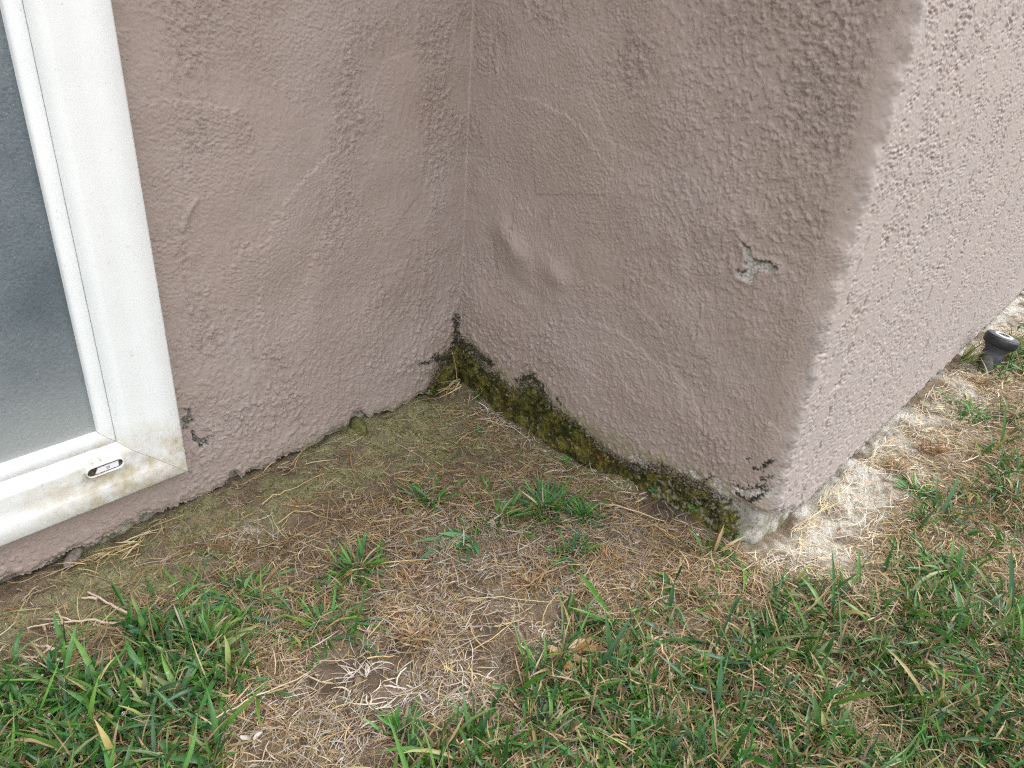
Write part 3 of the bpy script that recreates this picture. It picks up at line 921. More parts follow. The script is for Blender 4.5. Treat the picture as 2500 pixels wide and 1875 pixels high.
# ------------------------------------------------------------------ ribbons: grass and straw
def ribbons(rg, base, az, length, width, elev, bend, curl, k, c0, c1, roll=0.5, fold=0.0, tip=0.15, ground_fn=None, clear=0.0006, belly=0.35):
    """flat or folded tapering strips; returns verts, quads, colours"""
    n = len(base)
    t = np.linspace(0, 1, k + 1)
    pos = np.zeros((n, k + 1, 3)); pos[:, 0] = base
    tang = np.zeros((n, k + 1, 3))
    for i in range(k + 1):
        th = elev - bend * t[i]; ph = az + curl * t[i]
        tang[:, i] = np.stack([np.cos(th) * np.cos(ph), np.cos(th) * np.sin(ph), np.sin(th)], -1)
    for i in range(1, k + 1):
        pos[:, i] = pos[:, i - 1] + 0.5 * (tang[:, i] + tang[:, i - 1]) * (length / k)[:, None]
    if ground_fn is not None:
        g = ground_fn(pos[..., 0], pos[..., 1]) + clear
        pos[..., 2] = np.maximum(pos[..., 2], g)
    tg = np.gradient(pos, axis=1)
    tg /= np.linalg.norm(tg, axis=2, keepdims=True) + 1e-9
    side = np.stack([-tg[..., 1], tg[..., 0], 0 * tg[..., 0]], -1)
    side /= np.linalg.norm(side, axis=2, keepdims=True) + 1e-6
    nrm = np.cross(tg, side)
    r0 = rg.uniform(-roll, roll, n)[:, None] + rg.uniform(-roll, roll, n)[:, None] * t[None, :]
    cr, sr_ = np.cos(r0)[..., None], np.sin(r0)[..., None]
    sd = side * cr + nrm * sr_; nn = nrm * cr - side * sr_
    prof = np.minimum(1.0, (0.62 + belly * np.sin(np.pi * np.minimum(t * 1.15, 1)))) * np.where(t > 0.55, np.clip(1 - ((t - 0.55) / 0.45) ** 2 * (1 - tip), 0, 1), 1)
    hw = width[:, None] * 0.5 * prof[None, :]
    if fold > 0:
        v = np.stack([pos - sd * hw[..., None] + nn * (fold * hw)[..., None], pos, pos + sd * hw[..., None] + nn * (fold * hw)[..., None]], 2)
        m = 3
    else:
        v = np.stack([pos - sd * hw[..., None], pos + sd * hw[..., None]], 2)
        m = 2
    idx = (np.arange(n)[:, None, None] * (k + 1) + np.arange(k)[None, :, None]) * m + np.arange(m - 1)[None, None, :]
    qd = np.stack([idx, idx + 1, idx + m + 1, idx + m], -1).reshape(-1, 4)
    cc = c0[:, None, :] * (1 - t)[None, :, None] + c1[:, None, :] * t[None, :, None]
    cc = np.repeat(cc[:, :, None, :], m, 2)
    return v, qd, cc, m


def solid_hit(v):
    """true for strips with a vertex inside a wall"""
    x, y, z = v[..., 0], v[..., 1], v[..., 2]
    bad = ((y > YL - 0.0035) & (x < XR)) | ((x > XR - 0.002) & (y > YS - 0.004) & ~((x < XR + 0.010) & (y < YS + 0.004)))
    return bad.reshape(len(v), -1).any(1)


def pick(rg, n, cols, w=None, var=0.15):
    cols = np.array(cols)
    i = rg.choice(len(cols), n, p=None if w is None else np.array(w) / sum(w))
    c = cols[i] * (1 + rg.normal(0, var, (n, 1)))
    return np.clip(c * (1 + rg.normal(0, var * 0.3, (n, 3))), 0.004, 0.9)


class Bag:
    def __init__(self): self.v, self.q, self.c, self.n, self.mi = [], [], [], 0, []

    def add(self, v, q, c, mi=0):
        v = np.asarray(v).reshape(-1, 3)
        self.v.append(v); self.q.append(np.asarray(q).reshape(-1, 4) + self.n); self.c.append(np.asarray(c).reshape(-1, 3)); self.n += len(v)
        self.mi.append(np.full(len(self.q[-1]), mi))

    def build(self, name, mats, origin=None):
        v = np.concatenate(self.v)
        if origin is not None: v = v - np.asarray(origin)
        o = mesh_from(name, v, np.concatenate(self.q), cols=np.concatenate(self.c), mats=mats, mat_idx=np.concatenate(self.mi))
        if origin is not None: o.location = origin
        return o


def strips(bag, rg, base, az, length, width, elev, bend, curl, k, c0, c1, mi=0, walls=True, **kw):
    v, qd, cc, m = ribbons(rg, base, az, length, width, elev, bend, curl, k, c0, c1, **kw)
    if walls:
        ok = ~solid_hit(v)
        per = k * (m - 1)
        keepq = np.repeat(ok, per)
        remap = -np.ones(len(v), int); remap[ok] = np.arange(ok.sum())
        qd = qd[keepq]
        blk = (k + 1) * m
        qd = remap[qd // blk] * blk + qd % blk
        v, cc = v[ok], cc[ok]
    if len(v): bag.add(v, qd, cc, mi)


G_GREEN = [(0.036, 0.122, 0.027), (0.048, 0.155, 0.030), (0.076, 0.195, 0.029), (0.043, 0.118, 0.052), (0.100, 0.200, 0.032)]
G_W = [3, 3, 2, 2, 1]
S_TAN = [(0.44, 0.325, 0.180), (0.36, 0.255, 0.135), (0.27, 0.170, 0.085), (0.47, 0.375, 0.235), (0.22, 0.122, 0.053), (0.38, 0.30, 0.20), (0.18, 0.125, 0.078)]
S_W = [3, 3, 2, 2, 1.6, 2, 1.6]

# lawn outline in world metres, read off the ground
w_ = lambda pts: [tuple(on_ground(*D(*p))) for p in pts]
LAWN_A = w_([(0, 1428), (130, 1385), (230, 1400), (330, 1395), (420, 1365), (520, 1400), (590, 1440), (570, 1500), (480, 1560), (440, 1659)]) + [(.12, .33), (-.02, .1), (-.3, -.5), (-3.5, -3.0), (-3.5, .52), (-.6, .57), (-.15, .60)]
LAWN_B = w_([(905, 1659), (960, 1580), (1040, 1540), (1130, 1500), (1170, 1430), (1290, 1430), (1500, 1415), (1690, 1400), (1760, 1310), (1900, 1300), (2212, 1330)]) + [(1.1, -.02), (2.2, .02), (5.5, .03), (5.5, -3.5), (-2.5, -3.5), (-.1, -.35), (.10, .15)]
MIX_C = w_([(1180, 1420), (1230, 1340), (1400, 1300), (1640, 1265), (1800, 1290), (1900, 1235), (2000, 1210), (2212, 1150), (2212, 1345), (1700, 1410), (1290, 1440)])
MIX_D = w_([(2030, 930), (2090, 850), (2212, 810), (2212, 1170), (1950, 1190), (2040, 1080)]) + [(1.9, .08), (5.5, .08), (5.5, .16), (1.95, .155)]
MIX_E = w_([(330, 1310), (440, 1265), (600, 1270), (820, 1250), (830, 1330), (600, 1420), (420, 1370)])


def lawn_density(x, y):
    jx = 0.011 * samp(g_a, x / GS, y / GS) + 0.006 * samp(g_b, x / GS, y / GS)
    jy = 0.011 * samp(g_a, x / GS + 400, y / GS + 100) + 0.006 * samp(g_b, x / GS + 200, y / GS)
    d = np.zeros(np.shape(x))
    clump = np.clip(0.55 + 0.45 * samp(g_b, x / GS * 0.6 + 50, y / GS * 0.6) + 0.45 * samp(g_a, x / GS + 250, y / GS), 0.04, 1.3)
    for poly, dd in ((MIX_E, .10), (MIX_D, .34), (MIX_C, .40), (LAWN_A, 1.0), (LAWN_B, .95)):
        d = np.where(inpoly(x + jx, y + jy, poly), dd, d)
    return d * clump


rg = np.random.default_rng(5)


def scatter(n, x0, x1, y0, y1, dens):
    x, y = rg.uniform(x0, x1, n), rg.uniform(y0, y1, n)
    ok = rg.random(n) < dens(x, y)
    ok &= ~(((y > YL - .004) & (x < XR + .02)) | ((x > XR - .003) & (y > YS - .004)))
    return x[ok], y[ok]


lawn = Bag()
for (n, x0, x1, y0, y1, big) in ((215000, -0.12, 1.75, -0.16, 0.70, 1.0), (52000, -1.3, 2.9, -1.3, 0.70, 1.35), (20000, -3.3, 5.4, -3.4, 0.70, 2.6)):
    x, y = scatter(n, x0, x1, y0, y1, lambda x, y: lawn_density(x, y) * (1 if big == 1 else ((x < -.12) | (x > 1.75) | (y < -.16))))
    if big > 2:
        far = (x < -1.3) | (x > 2.9) | (y < -1.3); x, y = x[far], y[far]
    n = len(x)
    left = x < 0.24
    green = rg.random(n) < np.where(left, 0.9, 0.72)
    az = rg.uniform(0, 2 * np.pi, n)
    L = rg.gamma(4, 0.0058, n) * big * np.where(left, 1.12, 1.0); L = np.clip(L, .010, .075 * big)
    W = np.clip(rg.gamma(5, 0.00048, n), .0009, .0052) * big * np.where(left, 1.2, 1.0)
    W = np.where(green, W, W * 0.5)
    el = np.radians(np.clip(rg.normal(48, 24, n), 2, 88))
    base = np.stack([x, y, ground_z(x, y) + rg.uniform(0, .006, n)], -1)
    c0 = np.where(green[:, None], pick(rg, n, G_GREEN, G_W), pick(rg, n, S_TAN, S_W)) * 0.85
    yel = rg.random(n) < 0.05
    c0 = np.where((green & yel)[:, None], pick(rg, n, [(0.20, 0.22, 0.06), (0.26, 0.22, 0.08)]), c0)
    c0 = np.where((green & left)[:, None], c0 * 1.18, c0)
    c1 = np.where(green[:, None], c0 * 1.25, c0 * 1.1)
    tipd = green & (rg.random(n) < 0.13)
    c1 = np.where(tipd[:, None], pick(rg, n, [(0.36, 0.30, 0.15)]) * 0.6 + c0 * 0.5, c1)
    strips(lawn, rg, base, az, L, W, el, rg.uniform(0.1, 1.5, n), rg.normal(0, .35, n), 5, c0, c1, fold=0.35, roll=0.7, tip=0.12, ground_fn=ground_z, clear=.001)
    # thatch under the blades
    nt = int(n * 0.8)
    j = rg.integers(0, n, nt)
    bx, by = x[j] + rg.normal(0, .008 * big, nt), y[j] + rg.normal(0, .008 * big, nt)
    ct = pick(rg, nt, S_TAN, S_W) * 0.9
    strips(lawn, rg, np.stack([bx, by, ground_z(bx, by) + rg.uniform(0.0005, .009, nt)], -1), rg.uniform(0, 6.28, nt), rg.uniform(.010, .032, nt) * big, rg.uniform(.0008, .0020, nt) * big,
           np.radians(rg.normal(8, 14, nt)), rg.uniform(-.2, .6, nt), rg.normal(0, .7, nt), 3, ct, ct * 1.05, mi=1, roll=0.8, tip=.3, ground_fn=ground_z)

# water beads left on the blades at the lower left
DEW = w_([(0, 1450), (100, 1420), (300, 1420), (460, 1450), (470, 1560), (300, 1640), (0, 1659)])
dewx, dewy = scatter(420, .0, .30, .40, .66, lambda x, y: inpoly(x, y, DEW) * 1.0)
ico_t = np.linspace(0, np.pi, 6); ico_p = np.linspace(0, 2 * np.pi, 9)[:-1]
for x, y in zip(dewx, dewy):
    r = float(np.clip(rg.gamma(2.5, .00036), .0004, .0021))
    c = np.array([x, y, float(ground_z(x, y)) + rg.uniform(.008, .024)])
    v = np.array([(math.sin(a) * math.cos(b) * r, math.sin(a) * math.sin(b) * r, math.cos(a) * r * .8) for a in ico_t for b in ico_p]) + c
    qd = [(i * 8 + j, i * 8 + (j + 1) % 8, (i + 1) * 8 + (j + 1) % 8, (i + 1) * 8 + j) for i in range(5) for j in range(8)]
    lawn.add(v, qd, np.ones((len(v), 3)), 2)
lawn_o = lawn.build('lawn_grass', [M_GRASS, M_STRAW, M_WATER])
tag(lawn_o, 'patchy green lawn grass mixed with tan dead blades along the open ground', 'grass', kind='stuff')

# ------------------------------------------------------------------ dead grass litter
BARE = gpts([(1000, 985, .03), (790, 1450, .02), (1440, 1085, .022), (930, 905, .03)])


def straw_density(x, y):
    d = 0.62 + 0.30 * samp(g_a, x / GS + 333, y / GS + 90) + 0.12 * samp(g_b, x / GS, y / GS + 20)
    wall_d = np.where(x < XR, YL - y, 9)
    d = d * (0.22 + 0.78 * sstep(0.02, 0.15, wall_d + 0.03 * samp(g_a, x / GS, y / GS)))
    d = d * (1 - 0.8 * blobs(x, y, DARK_SPOTS)) * (1 - 0.40 * blobs(x, y, MOSS_SPOTS))
    d = d * np.where(x > XR - .01, 0.30 + 0.70 * sstep(.02, .11, YS - y + 0.02 * samp(g_a, x / GS + 9, y / GS)), 1)
    return np.clip(d, 0.02, 1)


straw = Bag()
for (n, x0, x1, y0, y1, big) in ((300000, -.12, 1.75, -.16, .70, 1.0), (44000, -1.3, 2.9, -1.3, .70, 1.6)):
    x, y = scatter(n, x0, x1, y0, y1, lambda x, y: straw_density(x, y) * (1 if big == 1 else ((x < -.12) | (x > 1.75) | (y < -.16))))
    n = len(x)
    front = (x > XR - 0.02) & (y > 0.02)
    c = pick(rg, n, S_TAN, S_W)
    # bleached, greyer in the middle of the bare patch and along the front wall
    grey = (rg.random(n) < (0.15 + 0.35 * blobs(x, y, gpts([(1050, 1260, .12), (900, 1500, .12), (1250, 1180, .08), (800, 1560, .1), (1150, 1520, .1)])))) & ~front
    c = np.where(grey[:, None], pick(rg, n, [(0.40, 0.335, 0.275), (0.31, 0.255, 0.205), (0.47, 0.42, 0.36)]), c)
    pal = front & (rg.random(n) < np.clip(1.0 - (YS - y) / 0.13, .1, .85))
    c = np.where(pal[:, None], pick(rg, n, [(0.66, 0.60, 0.49), (0.60, 0.50, 0.35), (0.70, 0.66, 0.58), (0.55, 0.47, 0.37)]), c)
    L = np.clip(rg.gamma(3.0, 0.0058, n), .004, .05) * big
    W = rg.uniform(.0004, .0010, n) * np.where(rg.random(n) < .1, 1.7, 1) * big
    strips(straw, rg, np.stack([x, y, ground_z(x, y) + rg.uniform(.0003, .0045, n)], -1), rg.uniform(0, 6.28, n), L, W, np.radians(rg.normal(3, 9, n)), rg.uniform(-.15, .55, n),
           rg.normal(0, .65, n), 4, c, c * rg.uniform(.85, 1.15, (n, 1)), roll=0.9, tip=.35, ground_fn=ground_z, clear=.0004)
# crumbs: very short chaff
x, y = scatter(26000, -.12, 1.6, -.05, .70, lambda x, y: 0.55 * (0.4 + 0.6 * straw_density(x, y)))
n = len(x); c = pick(rg, n, S_TAN + [(0.62, 0.58, 0.50), (0.10, 0.075, 0.05)], S_W + [1.2, 2.5])
strips(straw, rg, np.stack([x, y, ground_z(x, y) + rg.uniform(.0002, .002, n)], -1), rg.uniform(0, 6.28, n), rg.uniform(.0015, .006, n), rg.uniform(.0006, .0016, n), np.radians(rg.normal(8, 22, n)),
       rg.uniform(-.2, .5, n), rg.normal(0, .5, n), 2, c, c, roll=1.0, tip=.6, ground_fn=ground_z, clear=.0003)
# drifts of yellow straw caught against the foot of the walls
for a, b, n, dirn in ((D(130, 1225), D(310, 1128), 45, 'L'), (D(240, 1165), D(320, 1130), 40, 'L'), (D(940, 850), D(1010, 850), 90, 'L'), (D(1690, 1150), D(1820, 1040), 110, 'F'), (D(1820, 1030), D(2030, 820), 110, 'F'), (D(560, 1030), D(640, 985), 20, 'L')):
    A, B = on_ground(*a), on_ground(*b)
    t = rg.random(n)
    x, y = A[0] + (B[0] - A[0]) * t, A[1] + (B[1] - A[1]) * t
    if dirn == 'L': y = YL - rg.gamma(2, .006, n) - .003
    else: y = YS - rg.gamma(2, .005, n) - .004
    c = pick(rg, n, [(0.50, 0.38, 0.21), (0.43, 0.31, 0.17), (0.55, 0.45, 0.28)] if dirn == 'L' else [(0.58, 0.48, 0.30), (0.50, 0.39, 0.23), (0.62, 0.55, 0.41)])
    strips(straw, rg, np.stack([x, y, ground_z(x, y) + rg.uniform(.001, .012, n)], -1), rg.choice([0, np.pi], n) + rg.normal(0, .5, n), rg.uniform(.014, .042, n), rg.uniform(.0007, .0013, n), np.radians(rg.normal(8, 12, n)),
           rg.uniform(0, .5, n), rg.normal(0, .5, n), 5, c, c, roll=.8, tip=.4, ground_fn=ground_z)
straw_o = straw.build('dead_grass', [M_STRAW])
tag(straw_o, 'tangled tan dead grass and chaff lying over the bare soil', 'dead grass', kind='stuff')

# soil crumbs
cb = Bag()
cx_, cy_ = scatter(6000, 0.0, 1.3, 0.0, .70, lambda x, y: np.clip(blobs(x, y, DARK_SPOTS) * .75 + .06, 0, 1))
oct_v = np.array([(1, 0, 0), (0, 1, 0), (-1, 0, 0), (0, -1, 0), (.7, .7, .75), (-.7, .7, .75), (-.7, -.7, .75), (.7, -.7, .75), (0.3, 0, 1.0), (0, .3, 1.0), (-.3, 0, 1.0), (0, -.3, 1.0)], float)
oct_q = [(0, 1, 4, 7), (1, 2, 5, 4), (2, 3, 6, 5), (3, 0, 7, 6), (4, 5, 9, 8), (5, 6, 10, 9), (6, 7, 11, 10), (7, 4, 8, 11), (8, 9, 10, 11)]
for x, y in zip(cx_, cy_):
    r = float(np.clip(rg.gamma(2, .00062), .0005, .0042))
    a = rg.uniform(0, 6.28); ca, sa = math.cos(a), math.sin(a)
    v = oct_v * (1 + rg.normal(0, .18, (12, 1))) * r
    v = np.stack([v[:, 0] * ca - v[:, 1] * sa, v[:, 0] * sa + v[:, 1] * ca, v[:, 2] * .8], -1) + [x, y, float(ground_z(x, y)) - r * .2]
    col = np.array([(0.15, 0.112, 0.078), (0.20, 0.155, 0.11), (0.12, 0.088, 0.06), (0.42, 0.38, 0.32)][rg.choice(4, p=[.4, .3, .25, .05])]) * rg.uniform(.8, 1.2)
    cb.add(v, oct_q, np.tile(col, (12, 1)))
crumbs = cb.build('soil_crumbs', [mat_leaf('soil_crumb', 0.0, 0.95, 0.1)])
tag(crumbs, 'loose brown soil crumbs on the bare patches', 'soil', kind='stuff')

# ------------------------------------------------------------------ moss on the side wall's foot and in the corner
ms = 0.0012
mx, my, mnx, mny = [], [], [], []
for x in np.arange(0.612, XR - RI, ms): mx.append(x); my.append(YL); mnx.append(0); mny.append(-1)
for a in np.linspace(0, math.pi / 2, 12)[1:-1]: mx.append(XR - RI + RI * math.sin(a)); my.append(YL - RI + RI * math.cos(a)); mnx.append(-math.sin(a)); mny.append(-math.cos(a))
for y in np.arange(YL - RI, YS + 0.006, -ms): mx.append(XR); my.append(y); mnx.append(-1); mny.append(0)
mx, my, mnx, mny = map(np.array, (mx, my, mnx, mny))
mz = np.arange(-0.008, 0.105, ms)
mS = np.concatenate([[0], np.cumsum(np.hypot(np.diff(mx), np.diff(my)))])
MS, MZ = np.meshgrid(mS, mz)
mn = lambda lam, sd, **k: samp(fnoise(256, 1024, lam * 0.0016 / ms, sd, **k), MS / ms, MZ / ms)
MYY, MXX = np.broadcast_to(my, MS.shape), np.broadcast_to(mx, MS.shape)
LM = np.broadcast_to(mny < -0.7, MS.shape)
mt = np.where(LM, np.interp(MXX, [.615, .635, .65, .665, XR], [-.02, .026, .046, .060, .080]), np.interp(MYY, MOSS_Y, MOSS_Z))
a8, a4, a20, a3 = mn(4.5, 81, band=.9), mn(2.4, 82, band=.6), mn(15, 83, band=.8), mn(2.1, 84, band=.4)
dpt = mt - MZ + 0.0042 * a20 + 0.003 * a8 + 0.0018 * a4           # depth below the moss edge
hole = sstep(1.35, 1.75, a20 * .7 + a8 * .55)
cover = sstep(-0.002, 0.008, dpt) * (1 - hole * 0.9)
bulge = 0.35 + 0.65 * sstep(0.0, 0.03, dpt)
base_in = -0.0075 * sstep(0.06, 0.0, MZ) * (~LM) - 0.002
mo = base_in + cover * (0.0046 * bulge + 0.0008 * a20 + 0.00025 * a8 + 0.0002 * a4 + 0.00015 * a3) - (1 - cover) * 0.004
mo = mo + 0.006 * sstep(0.012, -0.006, MZ)
mv = np.stack([MXX + mnx[None, :] * mo, MYY + mny[None, :] * mo, MZ], -1)
mq = grid_quads(len(mz), len(mS))[:, ::-1]
mq = mq[cover.ravel()[mq].max(1) > 0.06]
olive = np.array([0.140, 0.132, 0.032]); deep_ = np.array([0.052, 0.052, 0.017]); yel_ = np.array([0.25, 0.225, 0.060]); pale_ = np.array([0.34, 0.325, 0.25]); blk = np.array([0.034, 0.034, 0.020]); rust = np.array([0.16, 0.065, 0.015])
a40 = mn(26, 87)
f1 = sstep(-0.9, 1.6, a40 * .9 + a20 * .5 + .25 * a8)[..., None]; f2 = sstep(.4, 2.2, a20 + .4 * a8 + .3 * a4)[..., None]
mc = deep_ * (1 - f1) + olive * f1
mc = mc * (1 - .7 * f2) + yel_ * .7 * f2
edge = (sstep(0.018, 0.002, dpt) * sstep(-.5, .6, a8 + a4 * .5) * np.where(MYY > 0.37, 1, .45))[..., None]
mc = mc * (1 - edge) + blk * edge
pe = (sstep(0.7, 1.5, mn(10, 86, band=1.1) + .25 * a4 + np.where(MYY < .36, .55, -.35) + .8 * sstep(.015, .0, dpt) * (MYY < .42)) * .85)[..., None]
mc = mc * (1 - pe) + pale_ * pe
ry, rz_ = on_right(1448, 1110)
rs = (np.exp(-((MYY - ry) / .03) ** 2 - ((MZ - .010) / .008) ** 2) * sstep(-.2, .8, a8) * .9)[..., None]
mc = mc * (1 - rs) + rust * rs
moss = Bag()
moss.add(mv, mq, mc)
# stems: tiny upright points that make the cushion fuzzy
ii = rg.choice(MS.size, 70000, p=(cover ** 2).ravel() / (cover ** 2).sum())
nm = np.stack([np.broadcast_to(mnx, MS.shape).ravel()[ii], np.broadcast_to(mny, MS.shape).ravel()[ii]], -1)
p0 = mv.reshape(-1, 3)[ii] + np.stack([rg.normal(0, .0008, len(ii)), rg.normal(0, .0008, len(ii)), rg.normal(0, .0008, len(ii))], -1)
p0[:, :2] -= nm * 0.0006
azm = np.arctan2(nm[:, 1], nm[:, 0]) + rg.normal(0, .7, len(ii))
cm = mc.reshape(-1, 3)[ii] * rg.uniform(.75, 1.4, (len(ii), 1))
strips(moss, rg, p0, azm, rg.uniform(.0008, .0022, len(ii)), rg.uniform(.0003, .0006, len(ii)), np.radians(rg.normal(35, 28, len(ii))), rg.uniform(-.6, .6, len(ii)), rg.normal(0, .4, len(ii)), 2, cm * .8, cm * 1.3, walls=False, roll=1.2, tip=.2)
# low moss over the damp soil of the recess
x, y = scatter(42000, -.05, .70, .30, .70, lambda x, y: np.clip(blobs(x, y, MOSS_SPOTS) * (0.45 + .5 * samp(g_b, x / GS, y / GS) + .4 * samp(g_a, x / GS + 77, y / GS + 31)), 0, 1))
n = len(x); c = pick(rg, n, [(0.10, 0.125, 0.028), (0.15, 0.17, 0.05), (0.07, 0.095, 0.026), (0.20, 0.19, 0.075)], None, .25)
strips(moss, rg, np.stack([x, y, ground_z(x, y) - .0004], -1), rg.uniform(0, 6.28, n), rg.uniform(.0014, .0036, n), rg.uniform(.0006, .0013, n), np.radians(rg.normal(50, 25, n)), rg.uniform(0, .8, n), rg.normal(0, .5, n), 2, c * .8, c * 1.2, walls=False, roll=1.0, tip=.3)
moss_o = moss.build('moss', [M_MOSS])
tag(moss_o, 'olive green moss cushion along the foot of the side wall and corner', 'moss', kind='stuff')

# ------------------------------------------------------------------ grass tufts one can tell apart
def tuft(px, py, n, length, width, spread, label, el=(55, 18), colors=None, seed=0, flat=False, dry=0.1, fan=None):
    g = np.random.default_rng(900 + seed)
    o = on_ground(*D(px, py)); oz = float(ground_z(o[0], o[1]))
    b = Bag()
    r = np.abs(g.normal(0, spread, n)); a = g.uniform(0, 6.28, n)
    if fan is not None: a = g.normal(fan, 0.75, n)
    x, y = o[0] + r * np.cos(a), o[1] + r * np.sin(a)
    y = np.minimum(y, np.where(x < XR, YL - .006, 9)); x = np.where((y > YS - .005), np.minimum(x, XR - .006), x)
    if o[0] > XR + .01: x, y = o[0] + r * np.cos(a), np.minimum(o[1] + r * np.sin(a), YS - .006)
    isdry = g.random(n) < dry
    c0 = pick(g, n, colors or G_GREEN[:4], None, .14); c0 = np.where(isdry[:, None], pick(g, n, S_TAN, S_W), c0)
    L = length * g.uniform(.45, 1.15, n); W = width * g.uniform(.6, 1.2, n)
    e = np.radians(np.clip(g.normal(el[0], el[1], n) - r / (spread + 1e-6) * 9, 3, 88))
    c0 = np.where(isdry[:, None], c0, c0 * 1.45)
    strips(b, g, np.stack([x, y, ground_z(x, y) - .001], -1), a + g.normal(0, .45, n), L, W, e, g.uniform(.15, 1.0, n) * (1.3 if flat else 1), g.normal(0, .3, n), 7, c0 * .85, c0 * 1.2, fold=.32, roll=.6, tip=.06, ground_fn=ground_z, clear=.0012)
    ob = b.build('grass_tuft', [M_GRASS], (o[0], o[1], oz))
    tag(ob, label, 'grass tuft', 'green tufts in the dry ground')
    return ob


tuft(925, 1080, 64, .030, .0026, .014, 'small dark green tuft at the left end of the row of tufts in the recess', seed=1)
tuft(1015, 1170, 20, .052, .0056, .008, 'coarse splayed tuft with wide flat blue-green blades lying on straw', el=(20, 12), seed=2, flat=True, dry=0, colors=[(0.05, .135, .05), (.06, .15, .06)], fan=2.9)
tuft(1075, 1115, 95, .034, .0032, .020, 'loose middle tuft between the wide-bladed tuft and the dense round tuft', el=(45, 18), seed=3)
tuft(1180, 1090, 190, .034, .0024, .020, 'dense round tuft, fullest of the green tufts in the recess', el=(55, 20), seed=4, dry=.06)
tuft(1265, 1115, 90, .025, .0020, .010, 'small neat round tuft right of the dense round tuft', el=(60, 18), seed=5, dry=.05)
tuft(1235, 1195, 70, .031, .0025, .012, 'thin spiky tuft below the small neat round tuft', el=(48, 20), seed=6)
tuft(775, 1225, 70, .032, .0028, .016, 'upright tuft beside the long golden straw left of the bare middle', el=(58, 20), seed=7)
tuft(695, 1345, 80, .040, .0027, .020, 'sprawling star-shaped tuft with long blades above the bare soil crumbs', el=(32, 18), seed=8, flat=True)
tuft(510, 1290, 90, .034, .0030, .028, 'low flattened tuft straddling the dry ground above the wet lawn', el=(20, 14), seed=9, flat=True, dry=.15)
tuft(380, 1300, 40, .032, .0030, .018, 'sparse flat tuft at the edge of the green film below the window', el=(22, 14), seed=23, flat=True, dry=.1)
tuft(445, 1395, 90, .036, .0029, .016, 'tall bright green tuft rising at the edge of the wet lawn', el=(60, 18), seed=10, colors=[(.085, .2, .035), (.06, .16, .035), (.12, .22, .045)])
tuft(865, 1575, 40, .024, .0030, .009, 'isolated small tuft below the whitest roots near the bottom edge', el=(58, 20), seed=11)
tuft(1535, 1190, 20, .036, .0034, .009, 'upright tuft at the foot of the bare foundation corner', el=(60, 20), seed=12, dry=.2)
tuft(1600, 1215, 9, .048, .0046, .006, 'few broad blades lying flat in front of the foundation corner', el=(14, 8), seed=13, flat=True, dry=0)
tuft(1330, 1345, 7, .060, .0052, .006, 'long leaning pair of broad blades above the crumpled dry leaf', el=(38, 12), seed=14, dry=0, fan=2.6)
tuft(1985, 1060, 50, .032, .0034, .010, 'wide-bladed tuft standing alone in the bleached straw by the front wall', el=(38, 18), seed=15, flat=True)
tuft(2065, 1245, 80, .040, .0040, .013, 'dark tuft with broad blades at the top of the right hand lawn', el=(45, 20), seed=16)
tuft(1035, 935, 14, .013, .0014, .003, 'tiny sprig on green soil in front of the inside corner', el=(70, 14), seed=17, dry=0)
tuft(1033, 868, 18, .020, .0014, .004, 'thin sprig against the moss right of the inside corner', el=(72, 14), seed=18, dry=.1)
tuft(998, 845, 14, .014, .0013, .003, 'thin sprig under the dry heap in the inside corner', el=(72, 14), seed=19, dry=.1)
tuft(887, 862, 26, .012, .0015, .007, 'short tuft hugging the foot of the left wall', el=(65, 18), seed=20, dry=0)
tuft(2100, 890, 70, .030, .0036, .022, 'leafy green tuft nearest below the sprinkler head', el=(45, 20), seed=21)
tuft(2068, 775, 50, .050, .0030, .018, 'long yellow-green tuft against the front wall left of the sprinkler head', el=(60, 15), seed=22, colors=[(.11, .19, .045), (.16, .2, .05), (.09, .17, .04)], dry=.2)

# brown dead crowns
def dead_clump(px, py, n, length, label, seed, cols=((0.25, 0.145, 0.068), (0.31, 0.195, 0.10), (0.38, 0.275, 0.165)), el=(38, 24), w=.0009, sp=.009, name='dead_grass_clump', cat='dead grass clump', group='brown dead grass clumps', curl=.6):
    g = np.random.default_rng(300 + seed)
    o = on_ground(*D(px, py)); oz = float(ground_z(o[0], o[1]))
    b = Bag()
    a = g.uniform(0, 6.28, n); r = np.abs(g.normal(0, sp, n))
    x, y = o[0] + r * np.cos(a), o[1] + r * np.sin(a)
    c = pick(g, n, list(cols), None, .15)
    strips(b, g, np.stack([x, y, ground_z(x, y)], -1), a + g.normal(0, .6, n), length * g.uniform(.4, 1.2, n), w * g.uniform(.6, 1.5, n), np.radians(np.clip(g.normal(el[0], el[1], n), 2, 88)), g.uniform(.2, 1.4, n), g.normal(0, curl, n), 5, c, c * 1.15, roll=.8, tip=.3, ground_fn=ground_z, clear=.0008)
    ob = b.build(name, [M_STRAW], (o[0], o[1], oz))
    tag(ob, label, cat, group)


